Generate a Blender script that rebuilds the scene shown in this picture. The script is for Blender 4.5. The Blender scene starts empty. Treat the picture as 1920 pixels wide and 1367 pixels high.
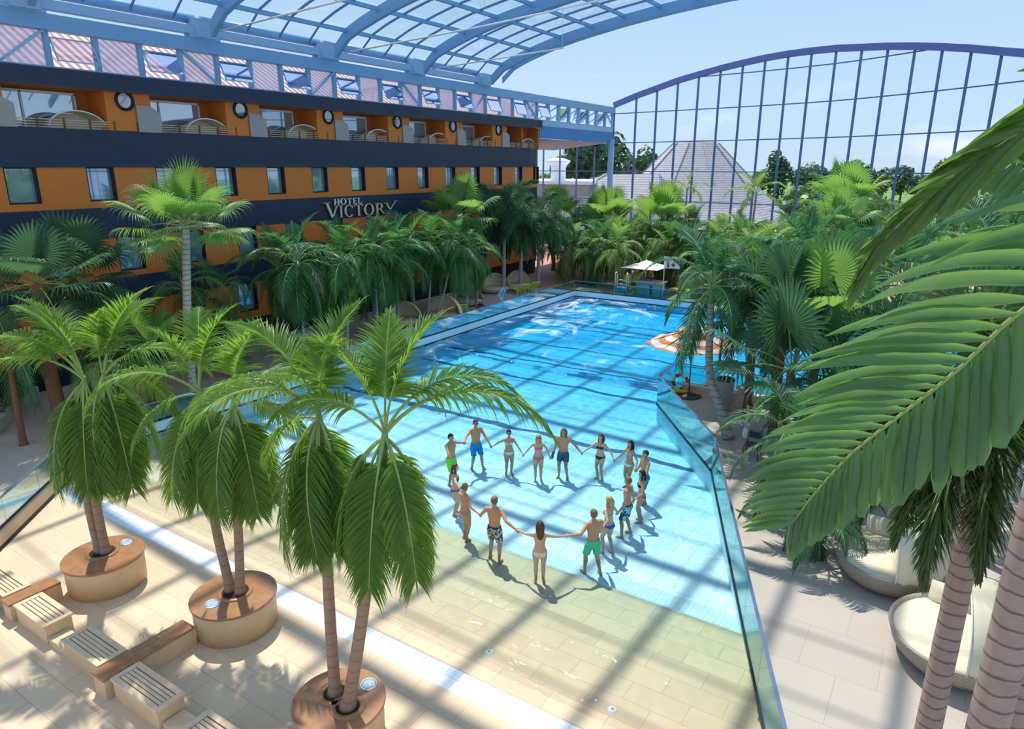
import bpy, bmesh, math, random
from mathutils import Vector, Matrix, Euler
R = math.radians
PI = math.pi
SC = bpy.context.scene
COL = SC.collection

# ------------------------------------------------------------------ materials
class NT:
    def __init__(s, name):
        s.m = bpy.data.materials.new(name); s.m.use_nodes = True
        s.t = s.m.node_tree; s.t.nodes.clear()
        s.out = s.n('ShaderNodeOutputMaterial')
    def n(s, typ, **kw):
        nd = s.t.nodes.new(typ)
        for k, v in kw.items():
            if k in nd.inputs: nd.inputs[k].default_value = v
            else: setattr(nd, k, v)
        return nd
    def l(s, a, b): s.t.links.new(a, b)
    def coords(s): return s.n('ShaderNodeTexCoord').outputs['Object']
    def world(s): return s.n('ShaderNodeNewGeometry').outputs['Position']
    def mixc(s, fac, a, b):
        m = s.n('ShaderNodeMix', data_type='RGBA')
        for sock, v in ((0, fac), (6, a), (7, b)):
            if hasattr(v, 'is_linked'): s.l(v, m.inputs[sock])
            else: m.inputs[sock].default_value = v if sock == 0 else (*v, 1)[:4]
        return m.outputs[2]
    def noise(s, vec, scale, detail=3, rough=.55):
        nd = s.n('ShaderNodeTexNoise'); nd.inputs['Scale'].default_value = scale
        nd.inputs['Detail'].default_value = detail; nd.inputs['Roughness'].default_value = rough
        s.l(vec, nd.inputs['Vector']); return nd.outputs['Fac']
    def ramp(s, fac, pts):
        nd = s.n('ShaderNodeValToRGB'); e = nd.color_ramp.elements
        while len(e) < len(pts): e.new(.5)
        for i, (p, c) in enumerate(pts):
            e[i].position = p; e[i].color = (*c, 1)[:4] if not isinstance(c, (int, float)) else (c, c, c, 1)
        s.l(fac, nd.inputs[0]); return nd.outputs[0]
    def math(s, op, a, b=0.0, c=None):
        nd = s.n('ShaderNodeMath', operation=op)
        for i, v in enumerate((a, b, c)):
            if v is None: continue
            if hasattr(v, 'is_linked'): s.l(v, nd.inputs[i])
            else: nd.inputs[i].default_value = v
        return nd.outputs[0]
    def bump(s, h, strength=.3, dist=.02):
        nd = s.n('ShaderNodeBump'); nd.inputs['Strength'].default_value = strength
        nd.inputs['Distance'].default_value = dist; s.l(h, nd.inputs['Height']); return nd.outputs[0]
    def prin(s, col, rough=.6, metal=0.0, normal=None, spec=.5):
        b = s.n('ShaderNodeBsdfPrincipled')
        if hasattr(col, 'is_linked'): s.l(col, b.inputs['Base Color'])
        else: b.inputs['Base Color'].default_value = (*col, 1)[:4]
        if hasattr(rough, 'is_linked'): s.l(rough, b.inputs['Roughness'])
        else: b.inputs['Roughness'].default_value = rough
        b.inputs['Metallic'].default_value = metal
        b.inputs['Specular IOR Level'].default_value = spec
        if normal is not None: s.l(normal, b.inputs['Normal'])
        return b.outputs[0]
    def done(s, sh):
        s.l(sh, s.out.inputs['Surface']); return s.m

def plain(name, col, rough=.6, metal=0.0, var=.18, scale=3.0, bump=0.0, spec=.4):
    k = NT(name); v = k.coords()
    f = k.noise(v, scale, 4)
    c = k.mixc(f, tuple(x*(1-var) for x in col), tuple(min(1, x*(1+var)) for x in col))
    nrm = k.bump(k.noise(v, scale*8, 3), bump, .01) if bump else None
    return k.done(k.prin(c, rough, metal, nrm, spec))

def tiled(name, c1, c2, grout, w, h, mortar=.012, off=.5, rough=.5, var=.5, rot=0.0, bump=.15):
    """stone or tile paving from a brick pattern in metres"""
    k = NT(name); p = k.world()
    mp = k.n('ShaderNodeMapping'); k.l(p, mp.inputs['Vector']); mp.inputs['Rotation'].default_value = rot if isinstance(rot, tuple) else (0, 0, rot)
    b = k.n('ShaderNodeTexBrick'); b.offset = off; b.squash = 1
    k.l(mp.outputs[0], b.inputs['Vector'])
    b.inputs['Scale'].default_value = 1; b.inputs['Brick Width'].default_value = w; b.inputs['Row Height'].default_value = h
    b.inputs['Mortar Size'].default_value = mortar; b.inputs['Mortar Smooth'].default_value = .3
    b.inputs['Color1'].default_value = (*c1, 1); b.inputs['Color2'].default_value = (*c2, 1); b.inputs['Mortar'].default_value = (*grout, 1)
    b.inputs['Bias'].default_value = 0
    n = k.noise(p, 1.3, 5, .6)
    c = k.mixc(k.math('MULTIPLY', n, var), b.outputs['Color'], tuple(x*.82 for x in c1))
    return k.done(k.prin(c, rough, 0, k.bump(b.outputs['Fac'], -bump, .01)))

def glass(name, tint, rough=.02, ior=1.35, gloss=(1, 1, 1), fmul=1.0):
    """thin clear pane: tinted see-through plus a mirror share that grows at grazing angles"""
    k = NT(name)
    t = k.n('ShaderNodeBsdfTransparent'); t.inputs[0].default_value = (*tint, 1)
    g = k.n('ShaderNodeBsdfGlossy'); g.inputs['Color'].default_value = (*gloss, 1); g.inputs['Roughness'].default_value = rough
    f = k.n('ShaderNodeFresnel'); f.inputs[0].default_value = ior
    fac = k.math('MULTIPLY', f.outputs[0], fmul)
    m = k.n('ShaderNodeMixShader'); k.l(fac, m.inputs[0]); k.l(t.outputs[0], m.inputs[1]); k.l(g.outputs[0], m.inputs[2])
    return k.done(m.outputs[0])

def leafmat(name, c_lo, c_hi, trans=.45, tcol=None, rough=.42, spec=.4):
    k = NT(name)
    oi = k.n('ShaderNodeObjectInfo')
    n = k.noise(k.coords(), 1.6, 2)
    f = k.math('ADD', k.math('MULTIPLY', oi.outputs['Random'], .6), k.math('MULTIPLY', n, .5))
    c = k.mixc(f, c_lo, c_hi)
    b = k.prin(c, rough, 0, None, spec)
    t = k.n('ShaderNodeBsdfTranslucent')
    tc = k.mixc(f, tuple(x*1.7 for x in (tcol or c_lo)), tuple(x*1.7 for x in (tcol or c_hi)))
    k.l(tc, t.inputs[0])
    m = k.n('ShaderNodeMixShader', ); m.inputs[0].default_value = trans
    k.l(b, m.inputs[1]); k.l(t.outputs[0], m.inputs[2])
    return k.done(m.outputs[0])

def trunkmat(name, c1, c2, ringcol, freq=7.0, amt=1.0):
    k = NT(name); v = k.coords()
    s = k.n('ShaderNodeSeparateXYZ'); k.l(v, s.inputs[0])
    wob = k.math('MULTIPLY', k.noise(v, 4, 3), .12)
    z = k.math('MULTIPLY', k.math('ADD', s.outputs[2], wob), freq)
    fr = k.math('FRACT', z)
    ring = k.ramp(fr, [(0, 1), (.1, 1), (.2, 0), (1, 0)])
    base = k.mixc(k.noise(v, 7, 5), c1, c2)
    c = k.mixc(k.math('MULTIPLY', ring, amt), base, ringcol)
    return k.done(k.prin(c, .75, 0, k.bump(ring, -.5, .02)))

M = {}
def mats():
    M['stone'] = tiled('beige_stone_paving', (.79, .57, .365), (.70, .49, .305), (.53, .37, .235), 1.15, .56, .012, .5, .55, .55)
    M['stone_side'] = plain('beige_stone_cladding', (.72, .51, .30), .6, 0, .22, 2.5)
    M['stone_top'] = plain('polished_brown_stone', (.40, .185, .085), .25, 0, .35, 5)
    M['bench_wood'] = plain('pale_bench_slats', (.80, .56, .35), .55, 0, .15, 4)
    M['groove'] = plain('dark_groove', (.22, .09, .05), .8, 0, .1)
    M['deck_grey'] = tiled('grey_beige_deck_slabs', (.55, .465, .39), (.50, .42, .35), (.40, .33, .275), 1.4, 1.4, .01, .5, .6, .5, .0, .08)
    M['deck_left'] = tiled('warm_deck_slabs', (.60, .46, .36), (.52, .40, .31), (.40, .3, .23), 1.2, .6, .012, .5, .6, .6)
    M['terracotta'] = plain('terracotta_deck', (.55, .27, .17), .7, 0, .25, 1.2)
    M['grating'] = None
    M['pooltile'] = None
    M['rim'] = plain('pool_rim_stone', (.62, .55, .45), .5, 0, .12, 2)
    M['pool_wall'] = plain('pale_blue_pool_wall', (.66, .88, .92), .4, 0, .06, 2)
    M['dark_metal'] = plain('dark_channel_metal', (.02, .035, .05), .4, .6, .1)
    M['rail_blue'] = plain('steel_blue_rail', (.23, .30, .42), .3, .7, .1)
    M['steel'] = plain('brushed_steel', (.6, .62, .64), .3, .9, .08)
    M['blue_paint'] = plain('pale_blue_painted_steel', (.20, .39, .62), .45, 0, .06, 1.5)
    M['blue_light'] = plain('light_blue_painted_steel', (.30, .48, .70), .45, 0, .06, 1.5)
    M['blue_deep'] = plain('strong_blue_fascia', (.05, .20, .52), .5, 0, .06)
    M['soffit'] = plain('lilac_white_soffit', (.36, .42, .72), .7, 0, .05)
    M['mull'] = plain('blue_mullion', (.11, .21, .42), .4, .1, .06)
    M['arch_blue'] = plain('violet_blue_arch', (.13, .17, .45), .45, 0, .06)
    M['navy'] = None
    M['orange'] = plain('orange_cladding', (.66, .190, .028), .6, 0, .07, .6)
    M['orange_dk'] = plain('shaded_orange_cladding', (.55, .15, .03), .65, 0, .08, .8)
    M['black'] = plain('black_base', (.008, .009, .012), .6, 0, .2)
    M['white'] = plain('white_paint', (.80, .80, .80), .5, 0, .04)
    M['offwhite'] = plain('cream_fabric', (.84, .72, .50), .8, 0, .06, 6, .1)
    M['cream'] = plain('cream_cushion', (.80, .69, .50), .85, 0, .07, 5, .2)
    M['canopy'] = plain('pale_canopy_fabric', (.74, .67, .48), .75, 0, .06, 5, .15)
    M['tan'] = plain('tan_cushion', (.62, .45, .29), .85, 0, .1, 5, .2)
    M['gold'] = plain('gold_letter_metal', (.85, .70, .38), .35, .25, .15, 8)
    M['silver'] = plain('silver_letter_metal', (.90, .89, .86), .4, .15, .06, 8)
    M['redroof'] = None
    M['soil'] = plain('dark_soil', (.03, .018, .012), .95, 0, .4, 14, .5)
    M['lime'] = plain('lime_green_fabric', (.50, .66, .05), .7, 0, .08)
    M['darkgrey'] = plain('charcoal_plastic', (.05, .055, .06), .5, 0, .1)
    M['grey'] = plain('grey_panel', (.36, .32, .30), .6, 0, .08)
    M['red'] = plain('red_paint', (.62, .05, .03), .5, 0, .06)
    M['yellow'] = plain('yellow_plastic', (.80, .52, .03), .5, 0, .06)
    M['blue_print'] = plain('blue_printed_panel', (.06, .38, .55), .4, 0, .12)
    M['green_print'] = plain('green_printed_panel', (.10, .45, .25), .4, 0, .12)
    M['rod'] = plain('beige_rail_rod', (.55, .42, .28), .5, 0, .06)
    M['rust'] = plain('rust_red_post', (.22, .06, .025), .6, 0, .1)
    M['brownwood'] = plain('brown_wood', (.30, .13, .06), .6, 0, .2, 6)
    M['lawn'] = plain('lawn_grass', (.16, .27, .07), .9, 0, .4, .15)
    M['side_floor'] = plain('pale_blue_grey_floor', (.42, .52, .62), .6, 0, .2, .1)
    M['side_wall'] = tiled('pale_hall_panels', (.62, .72, .80), (.56, .67, .77), (.20, .32, .50), 3.0, 3.0, .12, 0, .5, .3, (0, R(90), 0))
    M['shrubs'] = leafmat('shrub_leaves', (.06, .13, .03), (.16, .26, .07), .25)
    M['tree_dark'] = leafmat('dark_tree_leaves', (.035, .085, .04), (.08, .16, .06), .2)
    M['bark'] = plain('tree_bark', (.10, .07, .05), .9, 0, .3, 6)
    M['chimney'] = plain('white_chimney_render', (.82, .82, .84), .7, 0, .04)
    M['glass_rail'] = glass('teal_balustrade_glass', (.50, .82, .82), .02, 1.4, (1, 1, 1), .45)
    M['glass_wall'] = glass('clear_curtain_glass', (.93, .965, 1.0), .02, 1.25)
    M['glass_roof'] = glass('pale_roof_glass', (.93, .975, .985), .03, 1.3)
    M['glass_lilac'] = glass('lilac_window_glass', (.74, .66, .74), .03, 1.4, (.85, .82, .95))
    k = NT('hazy_lilac_pane')
    t = k.n('ShaderNodeBsdfTransparent'); t.inputs[0].default_value = (.80, .72, .84, 1)
    d = k.n('ShaderNodeBsdfDiffuse'); d.inputs[0].default_value = k_lil = (.70, .64, .80, 1)
    g = k.n('ShaderNodeBsdfGlossy'); g.inputs['Roughness'].default_value = .03
    m1 = k.n('ShaderNodeMixShader'); m1.inputs[0].default_value = .55; k.l(t.outputs[0], m1.inputs[1]); k.l(d.outputs[0], m1.inputs[2])
    m2 = k.n('ShaderNodeMixShader'); m2.inputs[0].default_value = .10; k.l(m1.outputs[0], m2.inputs[1]); k.l(g.outputs[0], m2.inputs[2]); M['lilac_closed'] = k.done(m2.outputs[0])
    # window panes: part mirror, blue sky reflection also painted into the base colour
    k = NT('reflecting_window_pane')
    v = k.coords()
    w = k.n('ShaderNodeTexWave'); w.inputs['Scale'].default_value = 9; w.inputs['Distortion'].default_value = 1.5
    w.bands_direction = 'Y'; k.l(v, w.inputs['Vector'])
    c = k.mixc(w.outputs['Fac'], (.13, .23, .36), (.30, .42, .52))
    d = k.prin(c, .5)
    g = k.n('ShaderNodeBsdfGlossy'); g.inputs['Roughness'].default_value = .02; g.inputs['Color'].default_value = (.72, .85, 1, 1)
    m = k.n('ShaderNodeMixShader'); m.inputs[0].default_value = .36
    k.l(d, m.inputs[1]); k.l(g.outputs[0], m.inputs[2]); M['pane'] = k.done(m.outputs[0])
    k = NT('dark_porthole_glass'); d = k.prin((.05, .09, .13), .3); g = k.n('ShaderNodeBsdfGlossy'); g.inputs['Roughness'].default_value = .03
    m = k.n('ShaderNodeMixShader'); m.inputs[0].default_value = .28; k.l(d, m.inputs[1]); k.l(g.outputs[0], m.inputs[2]); M['pane_dark'] = k.done(m.outputs[0])
    # navy boards
    k = NT('navy_boards'); p = k.world()
    s = k.n('ShaderNodeSeparateXYZ'); k.l(p, s.inputs[0])
    fr = k.math('FRACT', k.math('MULTIPLY', s.outputs[2], 7.0))
    ln = k.ramp(fr, [(0, 1), (.08, 1), (.12, 0), (1, 0)])
    base = k.mixc(k.noise(p, 1.1, 4), (.009, .020, .050), (.016, .032, .070))
    k_c = k.mixc(ln, base, (.005, .011, .03))
    M['navy'] = k.done(k.prin(k_c, .55, 0, k.bump(ln, -.2, .02)))
    # white drain grating: square tiles with fine slots
    k = NT('white_drain_grating'); p = k.world()
    b = k.n('ShaderNodeTexBrick'); b.offset = 0; k.l(p, b.inputs['Vector'])
    for a, x in (('Scale', 1), ('Brick Width', .3), ('Row Height', .3), ('Mortar Size', .008), ('Mortar Smooth', .2)): b.inputs[a].default_value = x
    b.inputs['Color1'].default_value = (.86, .86, .88, 1); b.inputs['Color2'].default_value = (.82, .83, .86, 1); b.inputs['Mortar'].default_value = (.5, .52, .58, 1)
    s = k.n('ShaderNodeSeparateXYZ'); k.l(p, s.inputs[0])
    fr = k.math('FRACT', k.math('MULTIPLY', s.outputs[0], 40.0))
    slot = k.ramp(fr, [(0, 1), (.3, 1), (.35, 0), (1, 0)])
    M['grating'] = k.done(k.prin(k.mixc(k.math('MULTIPLY', slot, .28), b.outputs['Color'], (.45, .48, .6)), .5))
    # white pool tiles with dark cross stripes at the depth marks
    k = NT('white_pool_tiles'); p = k.world()
    wob = k.n('ShaderNodeTexNoise'); wob.inputs['Scale'].default_value = .55; wob.inputs['Detail'].default_value = 2; k.l(p, wob.inputs['Vector'])  # wobble bends the drawn tiles and stripes, imitating refraction by the water
    wv = k.n('ShaderNodeVectorMath', operation='MULTIPLY_ADD'); k.l(wob.outputs['Color'], wv.inputs[0])
    wv.inputs[1].default_value = (.5, .9, 0); k.l(p, wv.inputs[2])
    b = k.n('ShaderNodeTexBrick'); b.offset = 0; k.l(wv.outputs[0], b.inputs['Vector'])
    for a, x in (('Scale', 1), ('Brick Width', .5), ('Row Height', .5), ('Mortar Size', .012), ('Mortar Smooth', .3)): b.inputs[a].default_value = x
    b.inputs['Color1'].default_value = (.90, .93, .94, 1); b.inputs['Color2'].default_value = (.84, .90, .92, 1); b.inputs['Mortar'].default_value = (.52, .70, .80, 1)
    s = k.n('ShaderNodeSeparateXYZ'); k.l(wv.outputs[0], s.inputs[0])
    tot = None
    for y, hw in ((22.6, .16), (28.5, .13), (31.2, .11), (34.6, .11), (38.9, .10)):
        d_ = k.math('ABSOLUTE', k.math('SUBTRACT', s.outputs[1], y))
        st = k.math('LESS_THAN', d_, hw)
        tot = st if tot is None else k.math('MAXIMUM', tot, st)
    M['pooltile'] = k.done(k.prin(k.mixc(tot, b.outputs['Color'], (.10, .12, .24)), .4))
    # ribbed step edge
    M['step'] = tiled('ribbed_step_tiles', (.80, .88, .90), (.76, .85, .88), (.5, .62, .7), .12, .06, .012, .0, .5, .2)
    # red roof tiles
    k = NT('red_roof_tiles'); v = k.world()
    w = k.n('ShaderNodeTexWave'); w.inputs['Scale'].default_value = .8; w.inputs['Distortion'].default_value = 1.2; w.bands_direction = 'Y'; k.l(v, w.inputs['Vector'])
    M['redroof'] = k.done(k.prin(k.mixc(w.outputs['Fac'], (.26, .06, .04), (.78, .64, .60)), .7, 0, k.bump(w.outputs['Fac'], .6, .05)))
    # wood shingles (outdoor roofs)
    k = NT('grey_wood_shingles'); v = k.world()
    s = k.n('ShaderNodeSeparateXYZ'); k.l(v, s.inputs[0])
    fr = k.math('FRACT', k.math('MULTIPLY', s.outputs[2], 3.4))
    n = k.noise(v, 2.2, 6, .75)
    c = k.mixc(n, (.24, .21, .21), (.72, .67, .67))
    M['shingle'] = k.done(k.prin(k.mixc(k.ramp(fr, [(0, 1), (.2, .6), (.35, 0), (1, 0)]), c, (.16, .12, .12)), .9, 0, k.bump(n, .4, .1)))
    # wicker
    k = NT('grey_wicker'); v = k.coords()
    w1 = k.n('ShaderNodeTexChecker'); w1.inputs['Scale'].default_value = 34; k.l(v, w1.inputs['Vector'])
    M['wicker'] = k.done(k.prin(k.mixc(w1.outputs['Fac'], (.30, .25, .20), (.46, .40, .33)), .7, 0, k.bump(w1.outputs['Fac'], .5, .01)))
    # speckled aggregate lamp glass
    k = NT('speckled_lamp_glass'); v = k.coords()
    vo = k.n('ShaderNodeTexVoronoi'); vo.inputs['Scale'].default_value = 28; k.l(v, vo.inputs['Vector'])
    M['lampglass'] = k.done(k.prin(k.mixc(vo.outputs['Distance'], (.16, .27, .33), (.62, .70, .74)), .15))
    # leaves and trunks
    M['leaf_bright'] = leafmat('fresh_palm_leaflets', (.050, .125, .022), (.165, .275, .05), .48, (.22, .36, .04))
    M['leaf_mid'] = leafmat('green_palm_leaflets', (.032, .105, .036), (.10, .22, .065), .42, (.11, .26, .045))
    M['leaf_dark'] = leafmat('deep_green_palm_leaflets', (.025, .09, .045), (.08, .20, .085), .38, (.07, .21, .06))
    M['leaf_yellow'] = leafmat('yellow_green_palm_leaflets', (.08, .18, .045), (.22, .34, .10), .45, (.22, .36, .08))
    M['leaf_fan'] = leafmat('fan_palm_leaves', (.055, .135, .045), (.18, .31, .10), .45, (.22, .38, .06))
    M['leaf_fan_dk'] = leafmat('dark_fan_palm_leaves', (.03, .085, .05), (.10, .20, .10), .35, (.08, .18, .06))
    M['leaf_big'] = leafmat('broad_glossy_palm_leaflets', (.030, .085, .028), (.105, .205, .07), .38, (.15, .28, .06), .30, .6)
    M['leaf_big_lime'] = leafmat('lime_broad_palm_leaflets', (.06, .14, .03), (.16, .27, .07), .42, (.17, .30, .05), .32, .55)
    M['leaf_fox'] = leafmat('olive_green_plume_leaflets', (.04, .075, .022), (.12, .17, .045), .35, (.10, .16, .03))
    M['rachis'] = plain('green_leaf_stalk', (.28, .36, .10), .5, 0, .15, 4)
    M['rachis_brown'] = plain('tan_leaf_stalk', (.40, .34, .18), .6, 0, .15, 4)
    M['leaf_plume'] = leafmat('blue_green_plume_leaflets', (.04, .11, .06), (.14, .27, .14), .35, (.10, .24, .08))
    M['drydead'] = leafmat('dry_brown_leaves', (.20, .10, .04), (.38, .22, .09), .3)
    M['shaft'] = plain('green_crownshaft', (.22, .30, .09), .45, 0, .2, 3)
    M['shaft_pink'] = plain('pinkish_green_crownshaft', (.50, .45, .40), .45, 0, .15, 3)
    M['trunk'] = trunkmat('ringed_brown_palm_trunk', (.27, .17, .11), (.39, .26, .18), (.20, .11, .07), 4.5, .6)
    M['trunk_grey'] = trunkmat('grey_palm_trunk', (.34, .30, .27), (.50, .45, .40), (.17, .14, .12), 5)
    M['trunk_big'] = trunkmat('ringed_pink_grey_palm_trunk', (.28, .20, .17), (.42, .32, .275), (.13, .065, .045), 6.6, .8)
    M['fibre'] = plain('fibrous_brown_trunk', (.22, .10, .05), .95, 0, .5, 18, .6)

# ------------------------------------------------------------------ mesh building
class MB:
    """collects vertices and faces of one mesh; coordinates are world metres until build() moves them under a parent"""
    def __init__(s): s.v = []; s.f = []; s.m = []
    def add(s, vs, fs, mi=0):
        o = len(s.v); s.v += [tuple(p) for p in vs]
        for f in fs: s.f.append([o+i for i in f]); s.m.append(mi)
        return s
    def box(s, a, b, mi=0):
        (x0, y0, z0), (x1, y1, z1) = a, b
        return s.add([(x0,y0,z0),(x1,y0,z0),(x1,y1,z0),(x0,y1,z0),(x0,y0,z1),(x1,y0,z1),(x1,y1,z1),(x0,y1,z1)],
                     [(0,3,2,1),(4,5,6,7),(0,1,5,4),(1,2,6,5),(2,3,7,6),(3,0,4,7)], mi)
    def cbox(s, a, b, c=.01, mi=0):
        """box with chamfered vertical and top edges"""
        (x0, y0, z0), (x1, y1, z1) = a, b
        def ring(i, z): return [(x0+i+c,y0+i,z),(x1-i-c,y0+i,z),(x1-i,y0+i+c,z),(x1-i,y1-i-c,z),(x1-i-c,y1-i,z),(x0+i+c,y1-i,z),(x0+i,y1-i-c,z),(x0+i,y0+i+c,z)]
        vs = ring(0, z0)+ring(0, z1-c)+ring(c, z1)
        fs = [tuple(range(7, -1, -1)), tuple(range(16, 24))]
        for r in (0, 8):
            for i in range(8): fs.append((r+i, r+(i+1) % 8, r+8+(i+1) % 8, r+8+i))
        return s.add(vs, fs, mi)
    def bar(s, p, q, w, h=None, up=(0, 0, 1), mi=0):
        """rectangular bar from p to q"""
        h = h or w; p, q = Vector(p), Vector(q); d = (q-p).normalized(); u = Vector(up)
        if abs(d.dot(u)) > .98: u = Vector((0, 1, 0))
        sx = d.cross(u).normalized(); uy = sx.cross(d)
        vs = [c+sx*a*w/2+uy*b*h/2 for c in (p, q) for a, b in ((-1,-1),(1,-1),(1,1),(-1,1))]
        return s.add(vs, [(3,2,1,0),(4,5,6,7),(0,1,5,4),(1,2,6,5),(2,3,7,6),(3,0,4,7)], mi)
    def tube(s, pts, r, n=8, mi=0, cap=True, closed=False):
        pts = [Vector(p) for p in pts]; k = len(pts)
        rs = r if isinstance(r, (list, tuple)) else [r]*k
        rings = []; u = None
        for i, p in enumerate(pts):
            a, b = (pts[i-1], pts[(i+1) % k]) if closed else (pts[max(0, i-1)], pts[min(k-1, i+1)])
            d = (b-a); d = d.normalized() if d.length > 1e-9 else Vector((0, 0, 1))
            if u is None: u = d.orthogonal().normalized()
            else:
                u = (u-d*u.dot(d)); u = u.normalized() if u.length > 1e-6 else d.orthogonal().normalized()
            w = d.cross(u)
            rings.append([p+(u*math.cos(2*PI*j/n)+w*math.sin(2*PI*j/n))*rs[i] for j in range(n)])
        vs = [x for rg in rings for x in rg]; fs = []
        for i in range(k if closed else k-1):
            i2 = (i+1) % k
            for j in range(n): fs.append((i*n+j, i*n+(j+1) % n, i2*n+(j+1) % n, i2*n+j))
        if cap and not closed: fs += [tuple(range(n-1, -1, -1)), tuple((k-1)*n+j for j in range(n))]
        return s.add(vs, fs, mi)
    def lathe(s, prof, c=(0, 0, 0), n=32, sx=1, sy=1, mi=0, a0=0, a1=2*PI, rot=0):
        """profile of (r, z) turned about the vertical through c"""
        full = abs(a1-a0-2*PI) < 1e-6; m = n if full else n+1
        vs = []
        for r, z in prof:
            for j in range(m):
                a = a0+(a1-a0)*j/n
                x, y = r*math.cos(a)*sx, r*math.sin(a)*sy
                vs.append((c[0]+x*math.cos(rot)-y*math.sin(rot), c[1]+x*math.sin(rot)+y*math.cos(rot), c[2]+z))
        fs = []
        for i in range(len(prof)-1):
            for j in range(n):
                j2 = (j+1) % m if full else j+1
                fs.append((i*m+j, i*m+j2, (i+1)*m+j2, (i+1)*m+j))
        return s.add(vs, fs, mi)
    def prism(s, poly, z0, z1, mi=0):
        n = len(poly); vs = [(x, y, z0) for x, y in poly]+[(x, y, z1) for x, y in poly]
        return s.add(vs, [tuple(range(n-1, -1, -1)), tuple(range(n, 2*n))]+[(i, (i+1) % n, n+(i+1) % n, n+i) for i in range(n)], mi)
    def quad(s, a, b, c, d, mi=0): return s.add([a, b, c, d], [(0, 1, 2, 3)], mi)
    def strip(s, rows, mi=0, closed=False):
        """rows of equal length become a sheet"""
        n = len(rows[0]); vs = [p for r in rows for p in r]; fs = []
        for i in range(len(rows)-1):
            for j in range(n if closed else n-1): fs.append((i*n+j, i*n+(j+1) % n, (i+1)*n+(j+1) % n, (i+1)*n+j))
        return s.add(vs, fs, mi)
    def mesh(s, name, ms, off=(0, 0, 0), smooth=False):
        me = bpy.data.meshes.new(name)
        me.from_pydata([(x-off[0], y-off[1], z-off[2]) for x, y, z in s.v], [], s.f)
        for m in (ms if isinstance(ms, (list, tuple)) else [ms]): me.materials.append(M[m] if isinstance(m, str) else m)
        if any(s.m): me.polygons.foreach_set('material_index', s.m)
        if smooth: me.polygons.foreach_set('use_smooth', [True]*len(me.polygons))
        me.update(); return me
    def build(s, name, ms, parent=None, smooth=False, label=None):
        off = (0, 0, 0); q = parent
        while q is not None:
            off = tuple(a+b for a, b in zip(off, q.location)); q = q.parent
        o = bpy.data.objects.new(name, s.mesh(name, ms, off, smooth))
        COL.objects.link(o); o.parent = parent
        if label: o['label'] = label
        return o

def link(name, me, parent=None, loc=(0, 0, 0), rot=(0, 0, 0), sc=(1, 1, 1)):
    o = bpy.data.objects.new(name, me); COL.objects.link(o); o.parent = parent
    o.location = loc; o.rotation_euler = rot; o.scale = sc if isinstance(sc, (tuple, list)) else (sc, sc, sc); return o

def thing(name, label, cat, loc=(0, 0, 0), group=None):
    o = bpy.data.objects.new(name, None); COL.objects.link(o); o.location = loc
    o.empty_display_size = .2
    o['label'] = label; o['category'] = cat
    if group: o['group'] = group
    return o
def tag(o, label, cat, group=None):
    o['label'] = label; o['category'] = cat
    if group: o['group'] = group
    return o
def struct(o, label=None):
    o['kind'] = 'structure'
    if label: o['label'] = label
    return o
def base(name, loc=(0, 0, 0), label=None):
    o = bpy.data.objects.new(name, None); COL.objects.link(o); o.location = loc; return struct(o, label)
ORD = 'first second third fourth fifth sixth seventh eighth ninth tenth eleventh twelfth thirteenth fourteenth fifteenth sixteenth seventeenth eighteenth nineteenth twentieth'.split()
ORD += ['twenty-'+x for x in ORD[:9]]+['thirtieth']+['thirty-'+x for x in ORD[:9]]+['fortieth']
def lerp(a, b, t): return a+(b-a)*t
def piece(pts, x):
    if x <= pts[0][0]: return pts[0][1]
    for (a, b), (c, d) in zip(pts, pts[1:]):
        if x <= c: return b+(d-b)*(x-a)/(c-a)
    return pts[-1][1]
mats()
# ------------------------------------------------------------------ ground, floors, pool basin
RIM = .43
RIGHT = [(1.15, 4.0), (-5.55, 20.65), (-9.50, 25.95), (-9.46, 28.1)]          # pool edge on the right, then the pool widens
def xr(y):
    if y > 28.15: return 16.0
    return piece([(p[1], p[0]) for p in RIGHT], y)
DIAG = [(-24.06, 10.6), (-17.6, 3.7)]                                           # left edge turning in towards the plaza
def xl(y): return -24.06 if y >= 10.6 else lerp(DIAG[1][0], DIAG[0][0], (y-3.7)/6.9)
DEPTH = [(9.0, 0.0), (13.5, -.30), (13.75, -.44), (17.5, -.66), (23, -.76), (34, -.58), (47, -.36)]
def zf(y): return piece(DEPTH, y)

def sheet(name, ys, x0, x1, z, m, nx=1):
    b = MB(); b.strip([[(lerp(x0(y), x1(y), i/nx), y, z(y)) for i in range(nx+1)] for y in ys])
    return struct(b.build(name, m))
sheet('floor_plaza', [-6, -2, 0, 2, 3.7, 6, 8.38], lambda y: -30 if y < 3.7 else xl(y)-.2, lambda y: xr(max(y, 4))+.3, lambda y: 0.0, 'stone')
sheet('floor_beach', [8.94, 9, 10, 10.6, 11, 12, 13.5], lambda y: xl(y)-.2, lambda y: xr(y)+.2, zf, 'stone')
b = MB(); b.strip([[(lerp(xl(y)-.2, xr(y)+.2, i/2), y, -.004) for i in range(3)] for y in (8.38, 8.94)])
o = struct(b.build('trim_drain_grating', 'grating'), 'white slotted drain grating across the beige stone beach')
sheet('floor_step', [13.5, 13.75], lambda y: -24.3, lambda y: xr(y)+.2, zf, 'step')
sheet('floor_step_ribbed', [13.75, 14.3], lambda y: -24.3, lambda y: xr(y)+.2, lambda y: zf(y)+.004, 'step')
sheet('floor_pool', [14.3, 17.5, 20.65, 22, 25.95, 28.1, 28.16, 34, 40, 46.4], lambda y: -24.3, lambda y: xr(y)+.2, zf, 'pooltile')
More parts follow.
